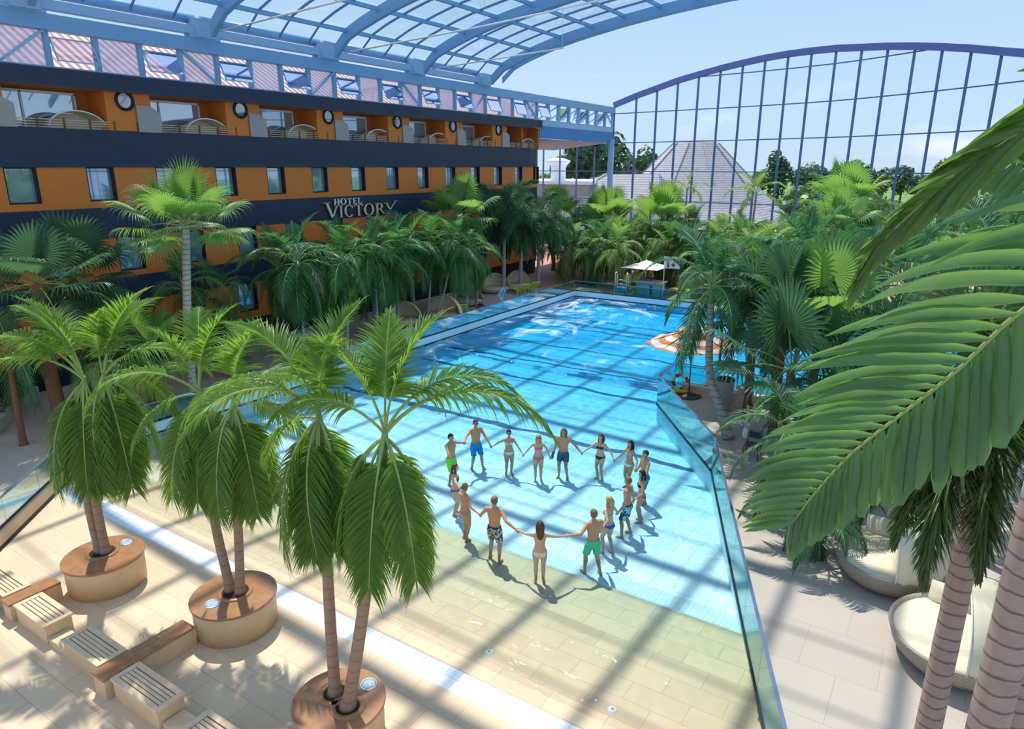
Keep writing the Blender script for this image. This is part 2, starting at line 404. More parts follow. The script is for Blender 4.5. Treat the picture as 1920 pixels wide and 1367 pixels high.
# decks around the pool
b = MB(); b.quad((-34, -6, .12), (-30, -6, .12), (-30, 3.7, .12), (-34, 3.7, .12))
b.add([(-36, 3.7, .3), (-17.9, 3.7, .3), (-24.22, 10.6, .3), (-24.22, 46.5, .3), (-24.22, 46.5, .3), (-36, 46.5, .3)], [(0, 1, 2, 3, 5)])
struct(b.build('floor_left_deck', 'deck_left'))
b = MB(); b.prism([(1.3, -6), (1.3, 4), (-5.4, 20.7), (-9.36, 26.0), (-9.3, 27.95), (16, 27.95), (22, 27.95), (22, -6)], -.2, .15)
struct(b.build('floor_right_deck', 'deck_grey'))
b = MB(); b.quad((-60, 46.5, .2), (30, 46.5, .2), (30, 75, .2), (-60, 75, .2))
struct(b.build('floor_far_deck', 'terracotta'))
b = MB(); b.quad((-500, 70, -.3), (400, 70, -.3), (400, 900, 1), (-500, 900, 1)); struct(b.build('ground_lawn', 'lawn'))
b = MB(); b.quad((16.3, -20, -.25), (300, -20, -.25), (300, 70, -.25), (16.3, 70, -.25)); struct(b.build('floor_side_hall', 'side_floor'))  # unseen floor, put in so hotel panes mirror pale blue, not lawn
b = MB(); b.quad((26, -20, -.25), (26, 58, -.25), (26, 58, 11), (26, -20, 11)); struct(b.build('wall_right', 'side_wall'))  # unseen opposite side of the hall, put in for the hotel panes to reflect
# basin walls and stone rim: one run per straight side
def rimrun(name, p, q, out, h0=-2.6, t=.17, top=RIM):
    p, q, o = Vector((*p, 0)), Vector((*q, 0)), Vector((*out, 0))*t
    b = MB(); b.prism([(p.x, p.y), (q.x, q.y), (q.x+o.x, q.y+o.y), (p.x+o.x, p.y+o.y)][::1], h0, top)
    struct(b.build(name, 'rim'))
    # blue tiled lining with a dark water-mark line
    n = -Vector((*out, 0))*.012
    c = MB(); c.prism([(p.x, p.y), (q.x, q.y), (q.x+n.x, q.y+n.y), (p.x+n.x, p.y+n.y)], h0, top-.02)
    struct(c.build(name.replace('rim', 'lining'), 'pool_wall' if 'diag' not in name else 'stone_side'))
    d = MB(); d.prism([(p.x+n.x, p.y+n.y), (q.x+n.x, q.y+n.y), (q.x+4*n.x, q.y+4*n.y), (p.x+4*n.x, p.y+4*n.y)], .01, .07)
    struct(d.build(name.replace('rim', 'waterline'), 'dark_metal'))
def outn(p, q, s):
    d = Vector((q[0]-p[0], q[1]-p[1])).normalized(); return (d.y*s, -d.x*s)
SIDES = {'left': [((-24.06, 10.6), (-24.06, 46.2))], 'far': [((-24.06, 46.2), (16, 46.2))],
         'diagonal': [(DIAG[1], DIAG[0])], 'right': [(RIGHT[0], RIGHT[1])], 'right_bend': [(RIGHT[1], RIGHT[2])],
         'peninsula_tip': [(RIGHT[2], RIGHT[3])], 'peninsula': [(RIGHT[3], (16, 28.1))]}
SGN = {'left': -1, 'far': -1, 'diagonal': -1, 'right': 1, 'right_bend': 1, 'peninsula_tip': 1, 'peninsula': 1}
for k, v in SIDES.items(): rimrun('trim_rim_'+k, v[0][0], v[0][1], outn(*v[0], SGN[k]), top=RIM if k in ('left', 'far', 'diagonal') else .16)

# ------------------------------------------------------------------ water
def waterh(x, y):
    a = max(0, min(1, (y-16)/18)); a = a*a*(3-2*a)
    h = .0
    h += .11*math.sin(.95*(x*.62+y*.78)+.6*math.sin(x*.31))*a
    h += .10*math.sin(1.05*(-x*.55+y*.83)+1.3+.5*math.sin(y*.27))*a
    h += .035*math.sin(2.3*(x*.3+y*.9)+2*math.sin(x*.5))*(.25+.75*a)
    h += .018*math.sin(3.7*(x*.8-y*.5)+math.sin(y*1.1))*(.15+a)
    # one steep wave peaking near the far end
    r = math.hypot((x+18.2)/3.4, (y-42.3)/1.5); h += .42*math.exp(-r*r)
    if y < 13: h *= max(0, (y-9)/4)
    return h-.02
ys = []
y = 9.12
while y < 28.1: ys.append(y); y += .22
ys += [28.12, 28.16]
y = 28.4
while y < 46.2: ys.append(y); y += .22
ys.append(46.19)
NX = 150; rows = []
for y in ys:
    a, c = xl(y)+.005, xr(y)-.005
    rows.append([(lerp(a, c, i/NX), y, waterh(lerp(a, c, i/NX), y)) for i in range(NX+1)])
b = MB(); b.strip(rows); n0 = len(b.v); W = NX+1; nr = len(rows)
low = [(x, y, -3.0) for rw in (rows,) for r_ in rw for (x, y, z) in r_]
# closed body: skirt and bottom
edge = [i for i in range(W)]+[r*W+W-1 for r in range(1, nr)]+[(nr-1)*W+i for i in range(W-2, -1, -1)]+[r*W for r in range(nr-2, 0, -1)]
o = len(b.v); b.v += [(b.v[i][0], b.v[i][1], -3.0) for i in edge]; ne = len(edge)
for i in range(ne):
    j = (i+1) % ne; b.f.append([edge[i], o+i, o+j, edge[j]]); b.m.append(0)
b.f.append([o+i for i in range(ne)][::-1]); b.m.append(0)
k = NT('clear_turquoise_pool_water')
p = k.world()
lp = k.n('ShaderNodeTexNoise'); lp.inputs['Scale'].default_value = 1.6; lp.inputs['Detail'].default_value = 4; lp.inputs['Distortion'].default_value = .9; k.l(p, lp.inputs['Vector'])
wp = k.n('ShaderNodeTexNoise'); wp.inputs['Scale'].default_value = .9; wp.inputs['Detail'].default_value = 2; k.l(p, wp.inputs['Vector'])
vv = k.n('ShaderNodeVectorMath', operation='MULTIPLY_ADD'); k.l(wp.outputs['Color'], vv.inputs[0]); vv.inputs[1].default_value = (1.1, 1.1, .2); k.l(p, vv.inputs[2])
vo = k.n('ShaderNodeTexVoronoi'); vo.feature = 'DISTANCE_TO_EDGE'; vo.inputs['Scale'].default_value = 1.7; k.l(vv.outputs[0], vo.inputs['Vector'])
lens = k.ramp(vo.outputs['Distance'], [(0, 1), (.05, 1), (.15, .42), (1, .30)])      # caustics painted into the water's transmission colour as a bright cell web
nrm = k.bump(lp.outputs['Fac'], .55, .16)
tr = k.n('ShaderNodeBsdfTransparent'); sy = k.n('ShaderNodeSeparateXYZ'); k.l(p, sy.inputs[0])
dp = k.n('ShaderNodeMapRange'); k.l(sy.outputs[1], dp.inputs[0]); dp.inputs[1].default_value = 9; dp.inputs[2].default_value = 47
# the deeper the basin below, the more red the water takes out
deep = k.ramp(dp.outputs[0], [(0, (1, 1, 1)), (.03, (.95, .995, .98)), (.118, (.80, .975, .96)), (.125, (.85, .97, .985)), (.22, (.74, .945, .985)), (.34, (.53, .88, .98)), (.5, (.30, .79, .97)), (.7, (.17, .71, .96)), (1, (.14, .67, .95))])
sh = k.n('ShaderNodeMapRange'); k.l(sy.outputs[1], sh.inputs[0]); sh.inputs[1].default_value = 11.5; sh.inputs[2].default_value = 16; sh.inputs[3].default_value = .22; sh.inputs[4].default_value = 1   # painted caustics weaken in the shallows
caustic_col = k.mixc(lens, (.74, .88, .92), (1, 1, 1)); caustic_tint = k.mixc(sh.outputs[0], (.97, .985, .99), caustic_col)
mm = k.n('ShaderNodeMix', data_type='RGBA', blend_type='MULTIPLY'); mm.inputs[0].default_value = 1; k.l(caustic_tint, mm.inputs[6]); k.l(deep, mm.inputs[7]); k.l(mm.outputs[2], tr.inputs[0])
gl = k.n('ShaderNodeBsdfGlossy'); gl.inputs['Roughness'].default_value = .06; k.l(nrm, gl.inputs['Normal'])
fr = k.n('ShaderNodeFresnel'); fr.inputs[0].default_value = 1.33; k.l(nrm, fr.inputs['Normal'])
m1 = k.n('ShaderNodeMixShader'); k.l(k.math('MULTIPLY', fr.outputs[0], .8), m1.inputs[0]); k.l(tr.outputs[0], m1.inputs[1]); k.l(gl.outputs[0], m1.inputs[2])
# aerated foam on the breaking water, densest along the left side
s = k.n('ShaderNodeSeparateXYZ'); k.l(p, s.inputs[0])
fo = k.n('ShaderNodeTexNoise'); fo.inputs['Scale'].default_value = .42; fo.inputs['Detail'].default_value = 8; fo.inputs['Roughness'].default_value = .68; fo.inputs['Distortion'].default_value = 1.2; k.l(p, fo.inputs['Vector'])
gate = k.n('ShaderNodeMapRange'); k.l(s.outputs[1], gate.inputs[0]); gate.inputs[1].default_value = 19; gate.inputs[2].default_value = 34; gate.inputs[3].default_value = -.075; gate.inputs[4].default_value = .05
left = k.n('ShaderNodeMapRange'); k.l(s.outputs[0], left.inputs[0]); left.inputs[1].default_value = -24; left.inputs[2].default_value = -17; left.inputs[3].default_value = .07; left.inputs[4].default_value = -.03
fsum = k.math('ADD', k.math('ADD', fo.outputs['Fac'], gate.outputs[0]), left.outputs[0])
foam = k.ramp(fsum, [(0, 0), (.575, 0), (.76, .75), (1, .9)])
df = k.n('ShaderNodeBsdfDiffuse'); df.inputs[0].default_value = (.80, .92, .97, 1)
m2 = k.n('ShaderNodeMixShader'); k.l(foam, m2.inputs[0]); k.l(m1.outputs[0], m2.inputs[1]); k.l(df.outputs[0], m2.inputs[2])
M['water'] = k.done(m2.outputs[0])
o = b.build('pool_water', 'water', smooth=True); struct(o, 'clear turquoise wave pool water')

# ------------------------------------------------------------------ glass balustrades
def balustrade(label, p, q, n, z0, z1, posts=True):
    p, q = Vector((*p, 0)), Vector((*q, 0)); d = (q-p).normalized(); p = p+d*.035; q = q-d*.035; L = (q-p).length
    t = thing('glass_balustrade', label, 'railing', (p.x, p.y, z0), 'glass balustrades around the wave pool')
    s = Vector((d.y, -d.x, 0))
    for i in range(n):
        a, c = p+d*(L*i/n+.012), p+d*(L*(i+1)/n-.012); b = MB()
        b.prism([(a.x, a.y), (c.x, c.y), (c.x+s.x*.014, c.y+s.y*.014), (a.x+s.x*.014, a.y+s.y*.014)], z0+.02, z1)
        b.build('glass_pane', 'glass_rail', t)
    up = Vector((0, 0, 1))
    MB().bar(p+up*(z0+.03), q+up*(z0+.03), .05, .07).build('base_channel', 'dark_metal', t)
    MB().bar(p+up*(z1+.012), q+up*(z1+.012), .065, .035).build('top_rail', 'rail_blue', t)
    return t
balustrade('long glass balustrade along the hotel side of the wave pool', (-24.15, 10.6), (-24.15, 46.29), 18, RIM, 1.17)
balustrade('glass balustrade across the far end of the wave pool', (-24.15, 46.29), (16, 46.29), 20, RIM, 1.17)
balustrade('short glass balustrade running diagonally past the planters at lower left', (-17.66, 3.64), (-24.15, 10.58), 5, RIM, 1.17)
balustrade('long glass balustrade beside the wicker daybeds on the grey deck', (1.09, 4.0), (-5.61, 20.65), 9, .04, 1.30)
balustrade('glass balustrade angled between the swimmers and the striped parasol', (-5.61, 20.65), (-9.56, 25.95), 4, .04, 1.30)
balustrade('short glass balustrade at the tip of the deck by the lifebuoys', (-9.56, 25.95), (-9.52, 28.15), 2, .04, 1.30)
balustrade('glass balustrade behind the striped parasol along the second basin', (-9.52, 28.17), (6, 28.19), 8, .04, 1.30)

# ------------------------------------------------------------------ hotel front (left side of the hall)
HX = -32.0
hotel = thing('hotel_building', 'long orange and navy ship-shaped hotel front along the left side of the hall', 'building', (HX, 30, 0))
Y0 = 3.0
PLAN = [(Y0, 0), (52.4, 0), (53.6, .15), (54.5, .5), (55.2, 1.05), (55.7, 1.9), (56.0, 3.0), (56.1, 4.4)]
def band(name, z0, z1, m, dx=0.0, y1=None, dy=0.0, label=None):
    pts = [(HX-d+dx, y+dy) for y, d in PLAN if y1 is None or y <= y1]
    if y1 is not None: pts.append((HX+dx, y1))
    b = MB(); n = len(pts)
    for (xa, ya), (xb, yb) in zip(pts, pts[1:]):
        b.quad((xa, ya, z0), (xb, yb, z0), (xb, yb, z1), (xa, ya, z1))
        b.quad((xa, ya, z1), (xb, yb, z1), (xb-.8, yb, z1), (xa-.8, ya, z1)); b.quad((xa-.8, ya, z0), (xb-.8, yb, z0), (xb, yb, z0), (xa, ya, z0))
    return b.build(name, m, hotel, label=label)
band('roof_edge_band', 12.73, 13.42, 'navy', .35, 53.9)
band('upper_navy_band', 9.56, 11.12, 'navy', .05)
band('middle_navy_band', 6.52, 7.84, 'navy', .03)
band('lower_navy_band', 3.55, 4.72, 'navy', .03)
band('black_plinth', .1, 1.60, 'black', -.1)
band('upper_sill_strip', 7.82, 8.12, 'orange', .0, None, 0, 'orange strip under the upper windows')
band('lower_sill_strip', 4.70, 4.97, 'orange', .0)
band('ground_sill_strip', 1.58, 1.98, 'orange', .0)
MB().box((HX-1.2, Y0, 7.8), (HX-.5, 53.2, 9.6)).build('window_backing', 'darkgrey', hotel)
MB().box((HX-1.2, Y0, 4.7), (HX-.5, 53.2, 6.55)).build('window_backing', 'darkgrey', hotel)
MB().box((HX-1.2, Y0, 1.6), (HX-.5, 53.2, 3.6)).build('window_backing', 'darkgrey', hotel)
def planx(y): return HX-piece(PLAN, y)
def winrow(z0, z1, y0, step, w, n, zs, zt):
    prev = Y0
    for i in range(n):
        a, c = y0+step*i, y0+step*i+w
        if a > 53.2: break
        xa = planx(a)
        MB().add([(planx(prev), prev, zs), (xa, a, zs), (xa, a, zt), (planx(prev), prev, zt), (planx(prev)-.5, prev, zs), (xa-.5, a, zs), (xa-.5, a, zt), (planx(prev)-.5, prev, zt)],
                 [(0, 1, 2, 3), (1, 5, 6, 2), (4, 0, 3, 7), (3, 2, 6, 7), (0, 4, 5, 1)]).build('cladding_panel', 'orange', hotel)
        f = MB(); x0 = planx((a+c)/2)
        f.box((x0-.42, a, z0), (x0-.02, a+.05, z1)); f.box((x0-.42, c-.07, z0), (x0-.02, c, z1))
        f.box((x0-.42, a+.05, z0), (x0-.02, c-.07, z0+.06)); f.box((x0-.42, a+.05, z1-.05), (x0-.02, c-.07, z1))
        fo = f.build('window', 'black', hotel, label='dark framed window')
        pn = MB(); tl = random.uniform(-.012, .012)
        pn.quad((x0-.26, a+.05, z0+.06), (x0-.26+tl, c-.07, z0+.06), (x0-.26+tl, c-.07, z1-.05), (x0-.26, a+.05, z1-.05)); pn.build('pane', 'pane', fo)
        prev = c
    e = min(54.0, 53.9)
    MB().add([(planx(prev), prev, zs), (planx(53.6), 53.6, zs), (planx(54.3), 54.3, zs), (planx(55), 55, zs), (planx(56), 56, zs), (planx(prev), prev, zt), (planx(53.6), 53.6, zt), (planx(54.3), 54.3, zt), (planx(55), 55, zt), (planx(56), 56, zt)],
             [(0, 1, 6, 5), (1, 2, 7, 6), (2, 3, 8, 7), (3, 4, 9, 8)]).build('cladding_panel', 'orange', hotel)
random.seed(5)
winrow(8.12, 9.56, 3.26, 3.118, 1.2, 18, 8.12, 9.56)
winrow(4.97, 6.52, 3.95, 3.15, 1.22, 18, 4.97, 6.52)
winrow(1.98, 3.55, 3.0+.6, 3.15, 1.2, 18, 1.98, 3.55)
# balcony storey
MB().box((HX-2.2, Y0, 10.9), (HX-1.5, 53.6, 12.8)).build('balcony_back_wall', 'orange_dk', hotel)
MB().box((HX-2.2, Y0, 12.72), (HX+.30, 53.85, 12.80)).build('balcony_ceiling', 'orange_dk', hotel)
MB().box((HX-1.55, Y0, 11.0), (HX+.02, 53.8, 11.08)).build('balcony_floor', 'brownwood', hotel)
for i in range(-2, 7):
    y = 17.86+5.95*i
    if y < 4: continue
    if i < 6:
        c = MB(); c.cbox((HX-1.55, y-.85, 11.08), (HX, y+1.2, 12.73), .02); pil = c.build('balcony_pillar', 'orange', hotel)
        yc = y
    else:
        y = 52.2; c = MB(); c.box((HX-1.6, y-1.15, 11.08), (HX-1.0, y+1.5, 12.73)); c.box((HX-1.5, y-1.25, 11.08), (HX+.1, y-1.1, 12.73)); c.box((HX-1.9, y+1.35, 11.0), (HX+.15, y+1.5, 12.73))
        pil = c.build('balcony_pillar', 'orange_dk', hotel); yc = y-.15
    xx = HX if i < 6 else HX-1.0
    rg = MB(); rg.tube([(xx+.03, yc+.37*math.cos(a), 12.40+.37*math.sin(a)) for a in [2*PI*j/28 for j in range(28)]], .07, 8, closed=True)
    po = rg.build('porthole', 'black', hotel, True)
    MB().add([(xx+.02, yc+.34*math.cos(2*PI*j/28), 12.40+.34*math.sin(2*PI*j/28)) for j in range(28)], [tuple(range(28))]).build('pane', 'pane_dark', po)
    if i == 6: continue
    # balcony door: pale frame, two glazed leaves
    f = MB(); d0, d1 = y+1.22, y+4.55; x0 = HX-1.42
    for a in (d0, d0+1.15, d1-.07): f.box((x0-.08, a, 11.08), (x0+.05, a+.08, 12.62))
    f.box((x0-.08, d0, 12.56), (x0+.05, d1, 12.66))
    dr = f.build('balcony_door', 'white', hotel)
    for a, c_ in ((d0+.08, d0+1.15), (d0+1.23, d1-.07)): MB().quad((x0, a, 11.1), (x0, c_, 11.1), (x0, c_, 12.56), (x0, a, 12.56)).build('pane', 'pane', dr)
    MB().add([(X_, yy, zz) for X_ in (HX+.05, HX+.09) for yy, zz in ((y+.45, 11.10), (y+1.5, 11.10), (y+1.5, 12.0), (y+1.1, 12.22), (y+.45, 12.25))], [(4, 3, 2, 1, 0), (5, 6, 7, 8, 9)]+[(i_, (i_+1) % 5, 5+(i_+1) % 5, 5+i_) for i_ in range(5)]).build('privacy_screen', 'grey', hotel)
# balcony railing: rust posts and thin rods
rl = []
for z in (11.16, 11.26, 11.36, 11.46): MB().bar((HX-.05, Y0, z), (HX-.05, 53.8, z), .04, .035).build('railing_rod', 'rod', hotel)
y = 4.9
while y < 53.8:
    MB().bar((HX-.02, y, 11.05), (HX+.0, y, 11.52), .07, .05, (1, 0, 0)).build('railing_post', 'rust', hotel); y += 1.03
# bow fin beside the last windows
MB().add([(-34.2, 56.1, 6.5), (-35.2, 57.4, 6.6), (-35.0, 57.6, 10.1), (-34.0, 56.2, 8.2), (-34.8, 56.0, 6.5), (-35.8, 57.3, 6.6), (-35.6, 57.5, 10.1), (-34.6, 56.1, 8.2)],
         [(0, 1, 2, 3), (7, 6, 5, 4), (0, 3, 7, 4), (1, 5, 6, 2), (3, 2, 6, 7), (0, 4, 5, 1)]).build('bow_fin', 'darkgrey', hotel)

# lettering: raised metal capitals with serifs, drawn as strokes in a unit square
def letter(ch, y0, z0, w, h, m, th=.17, tn=.075, dx=.06, tall=1.0):
    b = MB(); X = HX+.10
    def poly(pts):
        n = len(pts); vs = [(X, y0+u*w, z0+v*h) for u, v in pts]+[(X+dx, y0+u*w, z0+v*h) for u, v in pts]
        b.add(vs, [tuple(range(n, 2*n)), tuple(range(n-1, -1, -1))]+[(i, (i+1) % n, n+(i+1) % n, n+i) for i in range(n)])
    def st(u0, v0, u1, v1, t): poly([(u0-t/2, v0), (u0+t/2, v0), (u1+t/2, v1), (u1-t/2, v1)])
    def hb(u0, u1, v, t): poly([(u0, v-t/2), (u1, v-t/2), (u1, v+t/2), (u0, v+t/2)])
    def ser(u, v, wd=.34): hb(u-wd/2, u+wd/2, v, .05)
    def bowl(cu, cv, ru, rv, a0, a1, thick, thin, n=18):
        for i in range(n):
            a, c = a0+(a1-a0)*i/n, a0+(a1-a0)*(i+1)/n
            def t(x): return thin+(thick-thin)*abs(math.cos(x))
            poly([(cu+ru*math.cos(a), cv+rv*math.sin(a)), (cu+ru*math.cos(c), cv+rv*math.sin(c)), (cu+(ru-t(c))*math.cos(c), cv+(rv-t(c)*.6)*math.sin(c)), (cu+(ru-t(a))*math.cos(a), cv+(rv-t(a)*.6)*math.sin(a))])
    if ch == 'H':
        st(.2, 0, .2, 1, th); st(.8, 0, .8, 1, th); hb(.2, .8, .5, .07)
        for u in (.2, .8): ser(u, .025); ser(u, .975)
    elif ch == 'O': bowl(.5, .5, .5, .52, 0, 2*PI, th, tn, 30)
    elif ch == 'T': st(.5, 0, .5, 1, th); hb(0, 1, .965, .07); ser(.5, .025); st(.03, .8, .03, .96, .06); st(.97, .8, .97, .96, .06)
    elif ch == 'E':
        st(.25, 0, .25, 1, th); hb(.1, .9, .965, .07); hb(.1, .95, .035, .07); hb(.25, .75, .5, .07); st(.9, .8, .9, .96, .06); st(.94, .04, .94, .22, .06); st(.74, .4, .74, .6, .05)
    elif ch == 'L': st(.25, 0, .25, 1, th); ser(.25, .975, .4); hb(.1, .95, .035, .07); st(.94, .04, .94, .24, .06)
    elif ch == 'I': st(.5, 0, .5, 1, .45); hb(0, 1, .025, .05); hb(0, 1, .975, .05)
    elif ch == 'C': bowl(.52, .5, .5, .52, R(48), R(318), th, tn, 26); st(.88, .7, .9, .95, .06)
    elif ch == 'R':
        st(.22, 0, .22, 1, th); ser(.22, .025); hb(.06, .5, .965, .06); hb(.22, .5, .5, .06); bowl(.48, .73, .34, .265, -PI/2, PI/2, th, tn, 14); st(.95, 0, .5, .5, .15); hb(.85, 1.08, .025, .05)
    elif ch == 'V': st(.56, 0, .16, tall, .17); st(.56, 0, .92, 1.0, .08); ser(.16, tall-.02, .5); ser(.92, .975)
    elif ch == 'Y': st(.42, .42, .1, 1.0, .15); st(.18, -.04, 1.12, tall, .08); ser(.08, .975, .4); ser(1.12, tall-.02, .4); ser(.2, 0, .4)
    return b.build('letter', m, hotel, label='raised capital letter %s of the hotel sign' % ch)
y = 29.62
for ch, w in zip('HOTEL', (.46, .48, .40, .34, .34)): letter(ch, y, 7.36, w, .36, 'silver', .2, .09); y += w+.075
for ch, yy, w, tall in (('V', 28.86, 1.05, 1.28), ('I', 30.02, .26, 1), ('C', 30.42, .76, 1), ('T', 31.28, .72, 1), ('O', 32.1, .88, 1), ('R', 33.1, .86, 1), ('Y', 34.05, .92, 1.12)):
    letter(ch, yy, 6.60, w, .72, 'gold', .17, .07, .07, tall)

# ------------------------------------------------------------------ clerestory truss above the hotel
truss = thing('clerestory_window_band', 'pale blue steel window band with tilted open sashes above the hotel', 'windows', (HX, 30, 13.4))
MB().box((HX-.35, Y0, 14.86), (HX+.15, 69.2, 15.46)).build('top_beam', 'blue_paint', truss)
MB().box((HX-.30, Y0, 13.43), (HX+.05, 69.2, 13.51)).build('bottom_chord', 'blue_light', truss)
PY = [3.5+1.93*i for i in range(35)]; PY = [p for p in PY if p < 69.3]
for i, p in enumerate(PY):
    w = .2 if p < 54 else .34
    MB().box((HX-.22, p-w/2, 13.5), (HX+.0, p+w/2, 14.86)).build('post', 'blue_paint', truss)
    if i+1 < len(PY):
        q = PY[i+1]; a, c = p+w/2, q-w/2
        if i % 2 == 0:
            # top-hung sash standing open
            s1 = Vector((HX-.1, 0, 14.62)); s2 = Vector((HX+.35 if p < 54 else HX-.5, 0, 13.72)); f = MB()
            for yy in (a+.04, c-.06): f.bar((s1.x, yy, s1.z), (s2.x, yy, s2.z), .05, .05)
            for s_ in (s1, s2): f.bar((s_.x, a+.04, s_.z), (s_.x, c-.06, s_.z), .05, .05)
            sh = f.build('sash', 'blue_light', truss)
            MB().quad((s1.x, a+.06, s1.z), (s1.x, c-.08, s1.z), (s2.x, c-.08, s2.z), (s2.x, a+.06, s2.z)).build('pane', 'glass_lilac', sh)
        else:
            MB().quad((HX-.12, a, 13.5), (HX-.12, c, 13.5), (HX-.12, c, 14.86), (HX-.12, a, 14.86)).build('pane', 'lilac_closed' if p < 53.5 else 'glass_wall', truss)
        if i % 8 == 5: MB().bar((HX-.02, a, 13.52), (HX-.02, c, 14.84), .13, .1).build('diagonal_brace', 'blue_light', truss)
        elif i % 8 == 1: MB().bar((HX-.02, a, 14.84), (HX-.02, c, 13.52), .13, .1).build('diagonal_brace', 'blue_light', truss)
    if p > 53: MB().bar((HX-3.0, p, 13.4), (HX-.2, p, 14.8), .12, .1).build('rear_brace', 'blue_light', truss)
MB().box((HX-.3, 53.95, 11.98), (HX+.05, 69.0, 13.0)).build('fascia', 'blue_deep', truss)
MB().add([(HX-.3, 54, 11.96), (HX-.3, 69, 11.96), (HX-7, 69, 11.3), (HX-7, 54, 11.3)], [(0, 1, 2, 3)]).build('soffit', 'soffit', truss)
MB().box((HX-.3, 53.95, 13.0), (HX+.05, 69.0, 13.42)).build('fascia_ledge', 'blue_light', truss)
# tiled roof seen through the open sashes
b = MB(); b.quad((HX-.8, Y0, 13.45), (HX-.8, 54, 13.45), (HX-5, 54, 15.9), (HX-5, Y0, 15.9))
o = b.build('hotel_tile_roof', 'redroof', hotel)
# corner column
c = MB(); c.tube([(HX+.1, 68.6, .1), (HX+.1, 68.6, 12.3)], .3, 20)
t = thing('steel_column', 'round pale blue steel column under the end of the hall beam', 'column', (HX+.1, 68.6, .1)); c.build('shaft', 'blue_light', t, True)
MB().lathe([(.0, 0), (.5, 0), (.5, .06), (.32, .12)], (HX+.1, 68.6, .1), 20).build('foot_plate', 'blue_light', t)

# ------------------------------------------------------------------ retractable glass roof
ARC = [(-31.2, 15.5), (-30.6, 16.15), (-29.5, 16.62), (-28.3, 17.0), (-26.5, 17.5), (-24.5, 17.92), (-21.3, 18.45), (-18.1, 18.86), (-14.5, 19.2), (-10, 19.45), (-6, 19.5), (-1.5, 19.4), (3, 19.1), (8, 18.3), (12, 17.2), (15, 15.5)]
def rz(x): return piece(ARC, x)
roof = base('roof_sliding_glass', (-8, 20, 15.5), 'curved blue steel and glass sliding roof over the pool')
RY = [-9.05+7.8*i for i in range(8)]
xs = [lerp(-31.2, 15, i/44) for i in range(45)]
for y in RY:
    b = MB(); rows = []
    for x in xs: rows.append([(x, y-.14, rz(x)), (x, y+.14, rz(x)), (x, y+.14, rz(x)+.62), (x, y-.14, rz(x)+.62)])
    b.strip(rows, closed=True); b.build('rib', 'blue_paint', roof)
    # bogie box on the track
    c = MB(); c.box((HX-.35, y-.55, 15.50), (HX+.35, y+.55, 16.3)); c.box((HX-.28, y-.8, 15.46), (HX+.2, y+.8, 15.62)); c.build('bogie_box', 'blue_light', roof)
for y0_, y1_ in zip(RY, RY[1:]):
    MB().box((HX-.2, y0_+.55, 15.62), (HX+.22, y1_-.55, 15.98)).build('track_beam', 'blue_light', roof)
    MB().tube([(HX-.35, y0_+.2, 16.35), (HX-.35, y1_-.2, 16.35)], .22, 12).build('eaves_tube', 'blue_paint', roof, True)
    for a in range(1, 4):
        yy = lerp(y0_, y1_, a/4); b = MB()
        b.strip([[(x, yy-.026, rz(x)+.50), (x, yy+.026, rz(x)+.50), (x, yy+.026, rz(x)+.62), (x, yy-.026, rz(x)+.62)] for x in xs], closed=True); b.build('glazing_bar', 'mull', roof)
px = [-30.2+2.42*i for i in range(19)]
for x in px: MB().box((x-.08, RY[0], rz(x)+.40), (x+.08, RY[-1]+1.5, rz(x)+.60)).build('purlin', 'blue_paint', roof)
b = MB(); b.strip([[(x, RY[-1]+1.42, rz(x)+.26), (x, RY[-1]+1.56, rz(x)+.26), (x, RY[-1]+1.56, rz(x)+.64), (x, RY[-1]+1.42, rz(x)+.64)] for x in xs], closed=True); b.build('edge_beam', 'blue_paint', roof)
b = MB(); b.strip([[(x, y, rz(x)+.64) for y in (RY[0], RY[-1]+1.5)] for x in xs]); b.build('glass_sheet', 'glass_roof', roof, True)
for y in RY[3:-1]:
    MB().tube([(-30.6, y, 15.72), (-20.8, y, 16.17)]+([(-14.5, y, 16.6)] if y < 36 else []), .045, 8).build('tie_rod', 'white', roof, True)
    for x in (-20.9,): MB().tube([(x, y, 16.16), (x, y, rz(x))], .012, 5).build('hanger_wire', 'steel', roof)

# ------------------------------------------------------------------ curved glass end wall
PLANW = [(-47, 69.6), (-32, 69.2), (-29.47, 68.95), (-27.2, 68.7), (-25.02, 68.45), (-22.91, 68.21), (-20.81, 67.97), (-18.72, 67.65), (-16.7, 67.3), (-14.69, 66.9), (-12.71, 66.4), (-10.7, 65.75), (-8.67, 64.85), (-6.69, 63.67), (-4.76, 62.43), (-2.94, 61.2), (-1.14, 59.9), (.61, 58.5), (2.3, 57.0), (3.9, 55.4), (5.5, 53.6), (7.0, 51.6), (8.5, 49.5), (10, 47.2), (11.5, 44.6), (13, 41.8), (14.5, 38.6), (16, 35)]
TOPS = [(-47, 11.5), (-32.01, 11.5), (-32, 15.5), (-29.47, 16.26), (-27.2, 16.83), (-25.02, 17.38), (-22.91, 17.77), (-20.81, 18.12), (-18.72, 18.4), (-16.7, 18.62), (-14.69, 18.74), (-12.71, 18.76), (-10.7, 18.7), (-8.67, 18.5), (-6.69, 18.25), (-4.76, 17.93), (-2.94, 17.57), (-1.14, 17.15), (.61, 16.66), (3, 16.0), (7, 14.8), (16, 12.5)]
gw = base('wall_back_glass', (-10, 66, 0), 'tall curved glass end wall with blue mullions and arched top')
